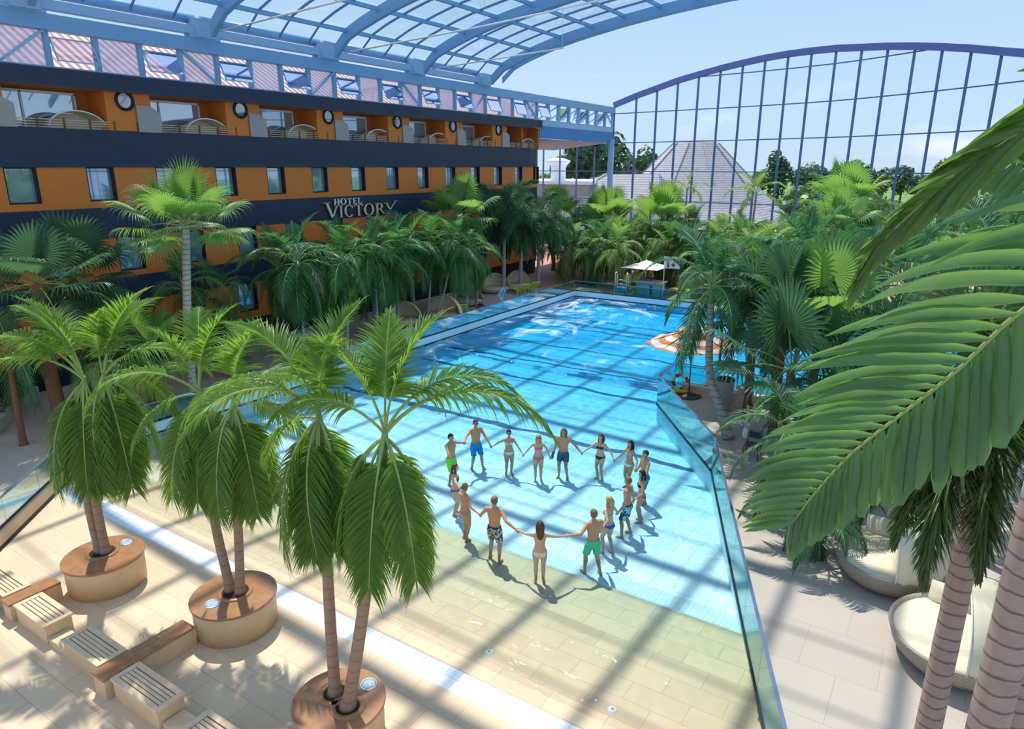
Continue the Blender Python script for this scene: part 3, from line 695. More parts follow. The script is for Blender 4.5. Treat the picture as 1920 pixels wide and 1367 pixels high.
for (x, y), (x2, y2) in zip(PLANW, PLANW[1:]):
    za, zb = piece(TOPS, x), piece(TOPS, x2)
    if x == -32: za = 15.5
    if x2 == -32: zb = 11.5
    b = MB()
    if x2-x > 5:
        for j in range(7): MB().bar((lerp(x, x2, j/7), lerp(y, y2, j/7), .2), (lerp(x, x2, j/7), lerp(y, y2, j/7), 11.6), .12, .18).build('mullion', 'mull', gw)
    else: MB().bar((x, y, .2), (x, y, za), .10, .20, (1, 0, 0)).build('mullion', 'mull', gw)
    b.quad((x, y, .2), (x2, y2, .2), (x2, y2, zb), (x, y, za)).build('glass_pane', 'glass_wall', gw)
    for z in (3.3, 6.2, 9.1, 11.95, 14.85, 17.75):
        if z < min(za, zb)+.4 and not (x2-x > 5 and z > 11): MB().bar((x, y, z), (x2, y2, z), .10, .09).build('transom', 'mull', gw)
        elif z < max(za, zb):
            t = (z-za)/(zb-za); xm, ym = lerp(x, x2, t), lerp(y, y2, t)
            if zb > za: MB().bar((xm, ym, z), (x2, y2, z), .10, .09).build('transom', 'mull', gw)
            else: MB().bar((x, y, z), (xm, ym, z), .10, .09).build('transom', 'mull', gw)
    if x >= -32: MB().bar((x, y, za+.2), (x2, y2, zb+.2), .5, .5).build('arch_segment', 'arch_blue', gw)
# ------------------------------------------------------------------ plaza: round planters, seat walls, slatted benches
def planter(label, cx, cy, r, holes, lamp):
    t = thing('round_planter', label, 'planter', (cx, cy, 0), 'round stone planters on the plaza')
    MB().lathe([(0, .0), (r-.05, 0), (r-.04, .70)], (cx, cy, 0), 48).build('drum', 'stone_side', t, True)
    # top slab with the planting hole cut out: ring of quads from each direction to the rim
    b = MB(); b.lathe([(r-.06, .69), (r, .70), (r, .745), (r-.012, .755), (.0, .755)], (cx, cy, 0), 64); b.build('top_slab', 'stone_top', t)
    for hx, hy, hr in holes:
        g = MB(); g.lathe([(hr, .756), (hr+.01, .79), (hr+.09, .79), (hr+.10, .756)], (hx, hy, 0), 36); g.build('planting_ring', 'stone_top', t, True)
        g = MB(); g.lathe([(0, .772), (hr*.6, .778), (hr, .766)], (hx, hy, 0), 24); g.build('soil', 'soil', t, True)
    lx, ly = lamp
    g = MB(); g.lathe([(.12, .756), (.125, .775), (.155, .775), (.16, .756)], (lx, ly, 0), 32); lo = g.build('uplight', 'steel', t, True)
    MB().lathe([(0, .768), (.12, .766)], (lx, ly, 0), 24).build('lens', 'lampglass', lo, True)
planter('round stone planter nearest the camera with a curved and a straight trunk', -7.78, 6.54, .80, [(-7.93, 6.60, .20), (-7.52, 6.50, .20)], (-7.60, 7.08))
planter('round stone planter in the middle of the row of three', -11.97, 7.47, .89, [(-11.97, 7.52, .27)], (-12.02, 6.99))
planter('round stone planter farthest left by the white drain grating', -15.92, 6.77, .88, [(-16.02, 6.80, .27)], (-15.98, 7.36))
def seatwall(label, x0, x1, y0, y1, h=.45):
    t = thing('seat_wall', label, 'wall', ((x0+x1)/2, y0, 0), 'low stone walls between benches and planters')
    MB().box((x0+.02, y0+.02, 0), (x1-.02, y1, h-.05)).build('core', 'stone_side', t)
    MB().cbox((x0, y0, h-.05), (x1, y1, h), .008).build('coping', 'stone_top', t)
seatwall('low brown-topped wall from the middle planter down to the benches', -12.50, -12.06, 4.72, 6.58)
seatwall('low brown-topped wall from the farthest left planter down to the benches', -16.49, -16.10, 4.80, 5.86)
seatwall('low brown-topped wall running from the nearest planter toward the lower edge', -8.1, -7.66, 4.6, 5.76)
def bench(label, x0, x1, y0, y1):
    t = thing('slatted_bench', label, 'bench', ((x0+x1)/2, y0, 0), 'slatted benches along the plaza edge')
    MB().box((x0+.03, y0+.03, 0), (x1-.03, y1-.03, .40)).build('pedestal', 'stone_side', t)
    MB().box((x0+.1, y0+.1, .38), (x1-.1, y1-.1, .425)).build('slat_bed', 'groove', t)
    f = MB(); w = .11; g = .006
    f.add([(x0,y0,.4),(x1,y0,.4),(x1-w,y0+w,.4),(x0+w,y0+w,.4),(x0,y0,.45),(x1,y0,.45),(x1-w,y0+w,.45),(x0+w,y0+w,.45)], [(0,1,5,4),(4,5,6,7),(2,3,7,6),(3,0,4,7),(1,2,6,5)])
    f.add([(x0,y1,.4),(x1,y1,.4),(x1-w,y1-w,.4),(x0+w,y1-w,.4),(x0,y1,.45),(x1,y1,.45),(x1-w,y1-w,.45),(x0+w,y1-w,.45)], [(1,0,4,5),(5,4,7,6),(3,2,6,7),(0,3,7,4),(2,1,5,6)])
    f.add([(x0,y0+g,.4),(x0,y1-g,.4),(x0+w,y1-w-g,.4),(x0+w,y0+w+g,.4),(x0,y0+g,.45),(x0,y1-g,.45),(x0+w,y1-w-g,.45),(x0+w,y0+w+g,.45)], [(1,0,4,5),(5,4,7,6),(3,2,6,7)])
    f.add([(x1,y0+g,.4),(x1,y1-g,.4),(x1-w,y1-w-g,.4),(x1-w,y0+w+g,.4),(x1,y0+g,.45),(x1,y1-g,.45),(x1-w,y1-w-g,.45),(x1-w,y0+w+g,.45)], [(0,1,5,4),(4,5,6,7),(2,3,7,6)])
    f.build('top_frame', 'bench_wood', t)
    n = 4; a = y0+w+.015; c = y1-w-.015; s = (c-a)/n
    for i in range(n): MB().cbox((x0+w+.015, a+s*i+.008, .40), (x1-w-.015, a+s*(i+1)-.008, .448), .006).build('slat', 'bench_wood', t)
B0, B1 = 4.86, 5.44
bench('slatted stone bench half hidden behind the glass panel at far left', -18.0, -16.55, B0+.02, B1)
bench('slatted stone bench right of the low wall at far left', -16.04, -14.66, B0, B1)
bench('slatted stone bench in the middle, left of the long low wall', -13.96, -12.54, B0, B1)
bench('slatted stone bench right of the long low wall, largest in view', -12.02, -10.50, B0-.04, B1-.06)
bench('slatted stone bench cut by the lower edge of the photo', -9.80, -8.2, B0-.04, B1-.06)
t = thing('stone_kerb', 'low stone ledge linking the slatted benches', 'kerb', (-13, 5.0, 0))
for x0, x1 in ((-14.66, -13.96), (-10.5, -9.8)): MB().box((x0, 4.9, 0), (x1, 5.3, .16)).build('ledge', 'stone_side', t)
t = thing('glass_screen', 'clear glass screen with steel fittings at the far left edge', 'screen', (-17.2, 5.1, 0))
b = MB(); b.prism([(-17.75, 4.55), (-16.62, 4.62), (-16.62, 4.635), (-17.75, 4.565)], .05, 1.5); b.build('pane', 'glass_rail', t)
MB().tube([(-16.62, 4.6, .95), (-16.50, 4.6, .95)], .03, 10).build('handle', 'steel', t, True)
for x in (-17.6, -16.75): MB().box((x-.05, 4.52, 0), (x+.05, 4.68, .08)).build('clamp', 'steel', t)
# round pool nozzles in the beach floor
for i, (x, y, w_) in enumerate(((-9.85, 10.55, 'left'), (-6.85, 9.75, 'middle'), (-4.05, 9.7, 'right'))):
    t = thing('floor_nozzle', 'small round white floor nozzle, the %s one of three in the shallows' % w_, 'nozzle', (x, y, zf(y)), 'floor nozzles')
    MB().lathe([(0, .012), (.05, .012), (.085, .008), (.09, 0)], (x, y, zf(y)+.002), 20).build('cover', 'white', t, True)
    MB().lathe([(0, .016), (.03, .014)], (x, y, zf(y)+.002), 12).build('jet', 'grey', t)

M['white_canvas'] = plain('off_white_canvas', (.88, .83, .72), .8)
M['pink_cloth'] = plain('pink_cloth', (.75, .08, .30), .7)
# ------------------------------------------------------------------ wicker daybeds
def daybed(label, cx, cy, r, rot):
    t = thing('wicker_daybed', label, 'daybed', (cx, cy, .15), 'round wicker daybeds on the grey deck')
    t.rotation_euler[2] = rot
    def B(mb, n, m, sm=True, lb=None, par=None):
        o = bpy.data.objects.new(n, mb.mesh(n, m, (0, 0, 0), sm)); COL.objects.link(o); o.parent = par or t
        if lb: o['label'] = lb
        return o
    sx, sy = 1.0, 1.12
    B(MB().lathe([(.0, .02), (.62*r, .02), (.80*r, .10), (.93*r, .30), (.99*r, .54), (1.01*r, .60), (.96*r, .61), (.93*r, .55)], (0, 0, 0), 48, sx, sy), 'basket', 'wicker')
    B(MB().lathe([(.0, .61), (.5*r, .62), (.85*r, .60), (.93*r, .55), (.93*r, .46)], (0, 0, 0), 40, sx, sy), 'mattress', 'cream')
    # pillows along the far side
    for k, (a, s, m) in enumerate(((R(112), 1.0, 'cream'), (R(70), 1.0, 'tan'))):
        px, py = .62*r*math.cos(a), .74*r*math.sin(a)*sy
        rows = []
        for i in range(9):
            u = -1+2*i/8; row = []
            for j in range(9):
                v = -1+2*j/8; th = .11*(1-u**4)*(1-v**4)
                row.append((u, v, th))
            rows.append(row)
        pl = MB()
        for sg in (1, -1):
            rr = []
            for row in rows:
                q = []
                for u, v, th in row:
                    # upright pillow leaning back
                    x = px+u*.42; up = .79+v*.2; y = py-.02+sg*th+v*.10
                    q.append((x, y, up))
                rr.append(q)
            pl.strip(rr if sg > 0 else rr[::-1])
        B(pl, 'pillow', m)
    # fabric canopy: two overlapping fan-folded shells on hoops, closed toward the back and one side
    def shell(a0, a1, rr, nm, tilt):
        sh = MB(); rows = []
        n = 14
        for i in range(n+1):
            az = a0+(a1-a0)*i/n; row = []
            for j in range(11):
                e = R(90)*j/10
                q = rr*(1+.012*(1 if i % 2 else -1))
                row.append((q*math.cos(e)*math.cos(az)*sx, q*math.cos(e)*math.sin(az)*sy, .58+1.30*q/r*math.sin(e)*(1-.12*math.cos(az-a0))))
            rows.append(row)
        sh.strip(rows)
        o = B(sh, nm, 'canopy')
        for az in (a0, a1):
            hp = MB(); hp.tube([(rr*math.cos(R(9*j))*math.cos(az)*sx, rr*math.cos(R(9*j))*math.sin(az)*sy, .58+1.30*rr/r*math.sin(R(9*j))*(1-.12*math.cos(az-a0))) for j in range(11)], .018, 6)
            B(hp, 'hoop', 'white', True, None, o)
    shell(R(-75), R(30), 1.0*r, 'canopy', 0)
    shell(R(15), R(105), .97*r, 'canopy', 0)
    return t
daybed('round wicker daybed with cream canopy, nearer the lower right corner', 1.20, 14.45, 1.22, R(-8))
daybed('round wicker daybed with cream canopy, half under the big green frond', -.22, 16.95, 1.20, R(-4))
daybed('round wicker daybed with cream canopy behind the palm trunks at far right', 3.3, 17.5, 1.15, R(170))

# ------------------------------------------------------------------ striped parasol and things on the peninsula deck
k = NT('orange_white_striped_canvas'); v = k.coords()
s = k.n('ShaderNodeVectorMath', operation='LENGTH'); fl = k.n('ShaderNodeVectorMath', operation='MULTIPLY'); k.l(v, fl.inputs[0]); fl.inputs[1].default_value = (1, 1, 0); k.l(fl.outputs[0], s.inputs[0])
fr = k.math('FRACT', k.math('MULTIPLY', s.outputs[1], 1.75))
cc = k.ramp(fr, [(0, (.80, .24, .05)), (.49, (.80, .24, .05)), (.51, (.85, .80, .74)), (1, (.85, .80, .74))])
pb = k.prin(cc, .7); tl = k.n('ShaderNodeBsdfTranslucent'); k.l(cc, tl.inputs[0]); mx = k.n('ShaderNodeMixShader'); mx.inputs[0].default_value = .3
k.l(pb, mx.inputs[1]); k.l(tl.outputs[0], mx.inputs[2]); M['stripes'] = k.done(mx.outputs[0])
def parasol(nm, label, x, y, z0, zr, zt, r, m, sides=8, tier=True, pole='darkgrey', sq=False):
    t = thing(nm, label, 'parasol', (x, y, z0))
    def canopy(r0, r1, za, zb, n):
        b = MB(); rows = []
        for i in range(6):
            u = i/5; rr = lerp(r0, r1, u); zz = lerp(za, zb, u)-.06*math.sin(PI*u)*(0 if i in (0, 5) else 1)
            row = []
            for j in range(n*4):
                a = 2*PI*j/(n*4)+PI/n; ph = (j % 4)/4; sag = math.sin(PI*ph)
                q = rr*(1-.055*sag*(1.2 if n > 4 else 3.6)*u) if n > 4 else rr*(math.cos(PI/4)/max(abs(math.cos(a)), abs(math.sin(a))))*1.0
                row.append((x+q*math.cos(a), y+q*math.sin(a), zz-(.05*sag*u if n > 4 else .0)))
            rows.append(row)
        b.strip(rows, closed=True); return b
    c = canopy(.12 if tier else .02, r, zt-.12 if tier else zt, zr, sides).build('canopy', m, t, False)
    if tier: canopy(.01, r*.36, zt+.06, zt-.16, sides).build('top_tier', m, t, False)
    MB().tube([(x, y, z0+.05), (x, y, zt+.08)], .025, 10).build('pole', pole, t, True)
    for j in range(sides):
        a = 2*PI*j/sides+PI/sides; q = r*.98 if sides > 4 else r*.98
        MB().bar((x, y, zt-.12), (x+q*math.cos(a), y+q*math.sin(a), zr-.02), .018, .025).build('rib', pole, t)
    MB().lathe([(0, 0), (.52, 0), (.52, .04), (.48, .07), (.05, .08), (.04, .35), (0, .35)], (x, y, z0), 28).build('base_plate', pole, t, True)
    return t
parasol('striped_parasol', 'large orange and white striped parasol on the deck tip', -8.66, 27.35, .15, 2.50, 3.25, 1.90, 'stripes')
def ringbuoy(label, x, y, z, rx, rz_, r=.30, c=.075):
    t = thing('lifebuoy', label, 'lifebuoy', (x, y, z), 'white and red lifebuoys on the deck tip')
    e = Euler((rx, 0, rz_)).to_matrix()
    for k_ in range(8):
        b = MB(); b.tube([Vector((x, y, z))+e @ Vector((r*math.cos(a), r*math.sin(a), 0)) for a in [2*PI*(k_*.125+.125*j/6) for j in range(7)]], c*(1.06 if k_ % 2 == 0 and k_ % 2 == 0 and k_ in (0, 2, 4, 6) else 1), 10, 0, False)
        b.build('band' if k_ % 2 == 0 else 'ring_segment', 'red' if k_ % 2 == 0 else 'white', t, True)
    return t
ringbuoy('white lifebuoy with red bands leaning by the grey bin', -7.75, 28.02-.25, .62, R(75), R(-8), .34)
ringbuoy('white lifebuoy with red bands behind the glass left of the parasol pole', -9.18, 27.72, .62, R(78), R(10), .30)
ringbuoy('white lifebuoy lying flat beside the yellow rescue tube', -9.0, 27.1, .24, R(6), 0, .30)
t = thing('rescue_tube', 'yellow rescue tube lying on a white lifebuoy', 'rescue tube', (-9.0, 27.1, .32))
MB().tube([(-9.3, 27.0, .36), (-9.1, 27.05, .40), (-8.8, 27.2, .38), (-8.68, 27.32, .36)], [.05, .075, .075, .05], 10).build('float', 'yellow', t, True)
MB().tube([(-8.68, 27.32, .36), (-8.55, 27.4, .30), (-8.5, 27.3, .2)], .012, 6).build('strap', 'red', t, True)
t = thing('litter_bin', 'tall grey round bin standing by the parasol', 'bin', (-6.95, 26.5, .15))
b = MB(); rows = []
for z, r_ in ((.15, .31), (.2, .32), (1.0, .36), (1.42, .37)): rows.append([(-6.95+(r_*(1 if j % 2 else .965))*math.cos(2*PI*j/36), 26.5+(r_*(1 if j % 2 else .965))*math.sin(2*PI*j/36), z) for j in range(36)])
b.strip(rows, closed=True); b.build('fluted_body', 'grey', t)
MB().lathe([(.375, 1.41), (.385, 1.46), (.27, 1.48), (.25, 1.38)], (-6.95, 26.5, 0), 28).build('rim', 'darkgrey', t, True)
t = thing('curved_stool', 'white curved hourglass stool behind the ringed palm trunk', 'stool', (-6.45, 27.3, .15))
MB().lathe([(0, 0), (.26, 0), (.27, .04), (.17, .28), (.15, .42), (.2, .62), (.27, .78), (.26, .82), (0, .82)], (-6.45, 27.3, .15), 24).build('body', 'white', t, True)
MB().lathe([(0, .825), (.22, .83), (.25, .82)], (-6.45, 27.3, .15), 24).build('seat_pad', 'offwhite', t, True)
t = thing('cafe_chair', 'dark metal chair half hidden by the low palm on the grey deck', 'chair', (-4.75, 22.3, .15))
cx, cy = -4.75, 22.3
for dx, dy in ((-.22, -.22), (.22, -.22), (-.22, .22), (.22, .22)): MB().tube([(cx+dx*1.15, cy+dy*1.15, .15), (cx+dx, cy+dy, .60)], .016, 8).build('leg', 'darkgrey', t, True)
MB().cbox((cx-.24, cy-.24, .59), (cx+.24, cy+.24, .63), .02).build('seat', 'darkgrey', t)
b = MB(); b.tube([(cx-.23, cy+.22, .6), (cx-.23, cy+.28, 1.02), (cx+.23, cy+.28, 1.02), (cx+.23, cy+.22, .6)], .016, 8); b.build('back_frame', 'darkgrey', t, True)
MB().cbox((cx-.2, cy+.255, .75), (cx+.2, cy+.285, .98), .01).build('backrest', 'darkgrey', t)
# ledge along the second basin
t = thing('stone_ledge', 'beige stone seat ledge along the second basin behind the parasol', 'ledge', (-2, 27.7, .15))
MB().box((-9.1, 27.62, .15), (15, 27.9, .52)).build('core', 'stone_side', t); MB().cbox((-9.12, 27.58, .52), (15, 27.93, .60), .015).build('coping', 'rim', t)

# ------------------------------------------------------------------ far side: booth, parasol, flag, loungers
t = thing('lifeguard_booth', 'low blue printed lifeguard booth at the far pool edge', 'booth', (-18.9, 48.5, .2))
MB().cbox((-19.9, 48.0, .2), (-17.95, 49.2, 1.2), .04).build('cabinet', 'blue_print', t)
MB().cbox((-20.0, 47.92, 1.2), (-17.85, 49.3, 1.32), .03).build('counter_top', 'grey', t)
for x0, x1, m in ((-19.8, -19.2, 'green_print'), (-18.75, -18.55, 'darkgrey')): MB().box((x0, 47.975, .35), (x1, 48.0, 1.08)).build('printed_panel', m, t)
for x in (-19.7, -19.3, -18.9): MB().tube([(x, 48.6, 1.32), (x, 48.6, 1.62)], .05, 8).build('bottle_post', 'darkgrey', t)
parasol('square_parasol', 'cream square parasol shading the blue lifeguard booth', -19.75, 49.6, .2, 2.2, 2.72, 2.05, 'white_canvas', 4, False, 'white')
t = thing('pennant_flag', 'white pennant with red i and plus sign on a pole by the booth', 'flag', (-17.75, 48.1, .2))
MB().tube([(-17.75, 48.1, .2), (-17.75, 48.1, 3.3)], .03, 8).build('pole', 'white', t, True)
b = MB(); rows = []
for i in range(11):
    u = i/10; wv = .06*math.sin(u*5); rows.append([(-17.72+1.15*u, 48.1+wv, 3.25-.12*u-.62*max(0, u-.15)**1.4), (-17.72+1.15*u, 48.1+wv, 2.42+.05*u)])
b.strip(rows); b.build('cloth', 'white', t, True)
def red(x0, x1, z0, z1):
    return [(x0, 48.06, z0), (x1, 48.06, z0), (x1, 48.06, z1), (x0, 48.06, z1)]
b = MB(); b.quad(*red(-17.52, -17.40, 2.56, 2.84)); b.quad(*red(-17.57, -17.40, 2.80, 2.86)); b.quad(*red(-17.58, -17.34, 2.52, 2.58)); b.quad(*red(-17.53, -17.39, 2.92, 3.02)); b.build('printed_letter', 'red', t, label='red letter i on the pennant')
b = MB(); b.quad(*red(-17.22, -16.92, 2.66, 2.76)); b.quad(*red(-17.12, -17.02, 2.56, 2.86)); b.build('printed_plus', 'red', t, label='red plus sign on the pennant')
t = thing('pool_access_ladder', 'steel access posts with a blue seat at the far pool edge', 'ladder', (-20.5, 46.8, .3))
for x in (-21.0, -20.1): MB().tube([(x, 46.75, .16), (x, 46.75, 1.9), (x, 46.95, 2.05), (x, 47.15, 1.9), (x, 47.2, .16)], .05, 8).build('post', 'steel', t, True)
MB().cbox((-20.95, 46.7, .5), (-20.15, 47.2, .95), .03).build('seat_panel', 'blue_print', t)
for z in (1.2, 1.5): MB().tube([(-21, 46.75, z), (-20.1, 46.75, z)], .025, 8).build('rung', 'steel', t, True)
t = thing('info_stand', 'tilted white and blue notice panel on a post left of the pool', 'sign', (-25.7, 38.6, .3))
MB().tube([(-25.7, 38.6, .3), (-25.7, 38.6, 1.1)], .03, 8).build('post', 'white', t, True)
MB().bar((-25.72, 38.3, 1.0), (-25.72, 38.9, 1.45), .5, .04, (1, 0, 0)).build('panel', 'white', t)
MB().bar((-25.69, 38.36, 1.06), (-25.69, 38.84, 1.41), .42, .03, (1, 0, 0)).build('printed_notice', 'blue_print', t)
def lounger(label, x, y, z, rz_, m='lime'):
    t = thing('sun_lounger', label, 'sun lounger', (x, y, z), 'sun loungers round the pool'); t.rotation_euler[2] = rz_
    def L(mb, n, mm): o = bpy.data.objects.new(n, mb.mesh(n, mm)); COL.objects.link(o); o.parent = t
    L(MB().cbox((-.32, -.1, .30), (.32, 1.25, .37), .02), 'seat_sling', m)
    L(MB().bar((0, -.08, .34), (0, -.72, .88), .64, .06, (1, 0, 0) if False else (0, 0, 1)), 'backrest', m)
    f = MB(); 
    for s_ in (-.34, .34): f.tube([(s_, -.75, .9), (s_, -.1, .34), (s_, 1.28, .33)], .022, 6)
    L(f, 'side_frame', 'white')
    for s_ in (-.34, .34):
        for yy in (-.05, 1.1): L(MB().tube([(s_, yy, 0), (s_, yy, .33)], .022, 6), 'leg', 'white')
for i, (x, y, r_, w_) in enumerate(((-27.05, 43.2, 60, 'lime green lounger behind the notice panel, left of two'), (-26.9, 44.5, 60, 'lime green lounger behind the notice panel, right of two'),
        (-26.3, 34.6, 40, 'lime green lounger beside the cream shell seat'), (-22.6, 52.6, 200, 'lime green lounger left of the booth parasol pole'), (-21.9, 53.2, 190, 'lime green lounger under the booth parasol'), (-17.6, 51.6, 170, 'lime green lounger right of the pennant'), (-16.8, 51.9, 170, 'lime green lounger right of the pennant, outer one'))):
    lounger(w_, x, y, .3 if x < -24.3 else .2, R(r_))
def shellseat(label, x, y, z, rz_, r=1.15, m='offwhite'):
    t = thing('shell_seat', label, 'daybed', (x, y, z), 'shell shaped seats'); t.rotation_euler[2] = rz_
    def L(mb, n, mm): o = bpy.data.objects.new(n, mb.mesh(n, mm, (0, 0, 0), True)); COL.objects.link(o); o.parent = t
    rows = []
    for i in range(15):
        a = R(-100)+R(200)*i/14
        rows.append([((r+.02*(i % 2))*math.cos(R(90)*j/8)*math.sin(a), (r+.02*(i % 2))*math.cos(R(90)*j/8)*math.cos(a)*.8, .12+1.15*r*math.sin(R(90)*j/8)) for j in range(9)])
    b = MB(); b.strip(rows); L(b, 'hood', m)
    L(MB().lathe([(.3, 0), (r*.8, .02), (r*1.0, .22), (r*.97, .34)], (0, 0, 0), 32, 1, .85), 'basket', 'wicker')
    L(MB().lathe([(0, .42), (r*.8, .42), (r*.95, .34), (r*.95, .3)], (0, 0, 0), 32, 1, .85), 'cushion', 'tan')
for x, y, r_, lb in ((-26.6, 33.4, 10, 'cream shell seat nearest the pool glass, by three slim trunks'), (-27.6, 30.6, 30, 'cream shell seat in shade behind the three slim trunks'), (-29.3, 43.0, 60, 'cream shell seat behind the lime loungers'), (-28.6, 45.2, 70, 'shell seat with shaded teal hood beyond the lime loungers'), (-28.2, 37.8, 40, 'cream shell seat behind the notice panel')):
    shellseat(lb, x, y, .3, R(r_), 1.2)
t = thing('beach_bag', 'black and pink beach bag on the ground left of the notice panel', 'bag', (-26.3, 36.9, .3))
b = MB(); rows = [[(-26.3+w_*math.cos(2*PI*j/16)*1.3, 36.9+w_*math.sin(2*PI*j/16), .3+z_) for j in range(16)] for z_, w_ in ((0, .18), (.02, .24), (.22, .26), (.36, .2), (.40, .12))]
b.strip(rows, closed=True); b.build('body', 'darkgrey', t, True)
MB().cbox((-26.52, 36.62, .36), (-26.08, 36.72, .6), .02).build('pocket', 'pink_cloth', t)
MB().tube([(-26.5, 36.9, .62), (-26.42, 36.9, .86), (-26.18, 36.9, .86), (-26.1, 36.9, .62)], .018, 6).build('handle', 'pink_cloth', t, True)
# rounded hoods on the hotel balconies
for i in range(-1, 6):
    y = 21.97+6.1*i if i < 1 else 22.0+6.1*i
    if y > 53: break
    t = thing('balcony_hood', 'cream rounded lounge hood on the hotel balcony, %s from the left' % ORD[i+1], 'lounger', (HX-.55, y, 11.08), 'cream hoods on the hotel balcony')
    b = MB(); rows = []
    for k_ in range(17):
        a = PI*k_/16; rows.append([(HX-.2-.75*j/5, y+1.22*math.cos(a)*(1-.1*(j/5)), 11.09+.78*math.sin(a)*(1-.08*j/5)) for j in range(6)])
    b.strip(rows); b.build('hood', 'offwhite', t, True)
    MB().add([(HX-.95, y+1.1*math.cos(PI*k_/16), 11.09+.7*math.sin(PI*k_/16)) for k_ in range(17)], [tuple(range(17))]).build('back_panel', 'cream', t)
    MB().tube([(HX-.2, y+1.22*math.cos(PI*k_/16), 11.09+.78*math.sin(PI*k_/16)) for k_ in range(17)], .03, 6).build('hoop', 'white', t, True)

# ------------------------------------------------------------------ outdoors behind the glass
t = thing('shingled_dome', 'large conical wood shingle roof outside behind the glass wall', 'building', (-34.5, 104, 0))
cx, cy = -34.7, 104
n = 10
def ringp(r, z, k0=0): return [(cx+r*math.cos(2*PI*(j+.5)/n), cy+r*math.sin(2*PI*(j+.5)/n), z) for j in range(n)]
b = MB(); b.strip([ringp(15.5, 1.5), ringp(12.2, 4.0), ringp(8.8, 7.3), ringp(3.2, 12.9), ringp(2.8, 13.2), ringp(.1, 13.3)], closed=True); b.build('roof_cone', 'shingle', t)
for j in range(n):
    a, c = ringp(8.85, 7.35)[j], ringp(3.25, 12.95)[j]; MB().bar(a, c, .22, .12).build('hip_batten', 'shingle', t)
b = MB(); b.strip([ringp(14, -.2), ringp(14, 2.2)], closed=True); b.build('wall', 'brownwood', t)
t = thing('shingled_cottage', 'low cottage with hipped wood shingle roof outside the glass wall', 'building', (-38.5, 86, 0))
b = MB(); b.add([(-46, 81, 4.6), (-31, 81, 4.6), (-31, 92, 4.6), (-46, 92, 4.6), (-40.5, 86, 8.6), (-33.2, 86, 8.7)], [(0, 1, 5, 4), (1, 2, 5), (2, 3, 4, 5), (3, 0, 4)]); b.build('hipped_roof', 'shingle', t)
MB().box((-45, 82, -.2), (-32, 91, 4.7)).build('wall', 'chimney', t)
for p in ((-46, 81, 4.65),): MB().bar(p, (-40.5, 86, 8.7), .2, .12).build('ridge_batten', 'white', t)
t = thing('low_building', 'low pale flat-roofed building outside behind the hotel bow', 'building', (-47, 84, 0))
MB().box((-56, 82.5, -.2), (-41.5, 96, 7.3)).build('wall', 'grey', t); MB().box((-56.2, 82.2, 7.3), (-41.2, 96.2, 7.75)).build('parapet', 'white', t)
t = thing('chimney', 'white chimney with flared cap on the low pale building', 'chimney', (-47.3, 85, 7.7))
def sq(r, z): return [(-47.3-r, 85-r, z), (-47.3+r, 85-r, z), (-47.3+r, 85+r, z), (-47.3-r, 85+r, z)]
b = MB(); b.strip([sq(.75, 7.7), sq(.75, 9.5), sq(.8, 9.55), sq(.8, 9.7)], closed=True); b.build('stack', 'chimney', t)
b = MB(); b.strip([sq(.8, 9.7), sq(1.2, 10.2), sq(1.2, 10.35), sq(.5, 10.7), sq(.01, 10.7)], closed=True); b.build('cap', 'white', t)
t = thing('garden_hut', 'small outdoor hut with grey roof beyond the palms', 'building', (-24, 92, 0))
b = MB(); b.add([(-27, 90, 2.6), (-20.5, 90, 2.6), (-20.5, 95, 2.6), (-27, 95, 2.6), (-25, 92.5, 4.6), (-22.5, 92.5, 4.6)], [(0, 1, 5, 4), (1, 2, 5), (2, 3, 4, 5), (3, 0, 4)]); b.build('roof', 'shingle', t)
MB().box((-26.4, 90.5, -.2), (-21, 94.5, 2.7)).build('wall', 'brownwood', t)
for i, (x, y) in enumerate(((-17.5, 88), (-14.5, 92))):
    parasol('garden_parasol', 'cream garden parasol outside beyond the glass, %s of two' % ('left' if i == 0 else 'right'), x, y, -.1, 2.1, 2.9, 2.2, 'offwhite', 4, False, 'white')
t = thing('hedge_trough', 'long beige planting trough with a low hedge at the black hotel base, far left', 'planter', (-30.2, 10.7, .3))
MB().bar((-28.0, 8.9, .52), (-31.7, 11.95, .52), .5, .44).build('trough', 'rim', t)
# trees: trunk plus a crown of many small leaf cards
def crown(n, r, h, seed, leaf=.5, sq=1.0):
    rnd = random.Random(seed); b = MB()
    lob = [(rnd.uniform(-.55, .55)*r, rnd.uniform(-.55, .55)*r, rnd.uniform(-.3, .5)*h, rnd.uniform(.45, .75)) for _ in range(7)]+[(0, 0, 0, .8)]
    for i in range(n):
        lx, ly, lz, s_ = rnd.choice(lob); d = Vector((rnd.gauss(0, 1), rnd.gauss(0, 1), rnd.gauss(0, 1))).normalized()
        q = rnd.uniform(.75, 1.0)
        p = Vector((lx+d.x*r*s_*q, ly+d.y*r*s_*q, lz+d.z*h*.55*s_*q))
        u = (d+Vector((rnd.uniform(-.7, .7), rnd.uniform(-.7, .7), rnd.uniform(-.2, .9)))).normalized().orthogonal().normalized(); w = d.cross(u).normalized()*leaf*rnd.uniform(.6, 1.2); u = u*leaf*rnd.uniform(.6, 1.2)
        b.add([p-u*.5, p+w*.5, p+u*.6, p-w*.5], [(0, 1, 2, 3)])
    return b.mesh('crown', 'tree_dark')
CR = [crown(1500, 3.2, 6, 1, .62), crown(1500, 3.8, 5, 2, .66), crown(1300, 2.6, 7, 3, .6)]
SH = [crown(900, 2.6, 3, 7, .5)]
for me in SH: me.materials[0] = M['shrubs']
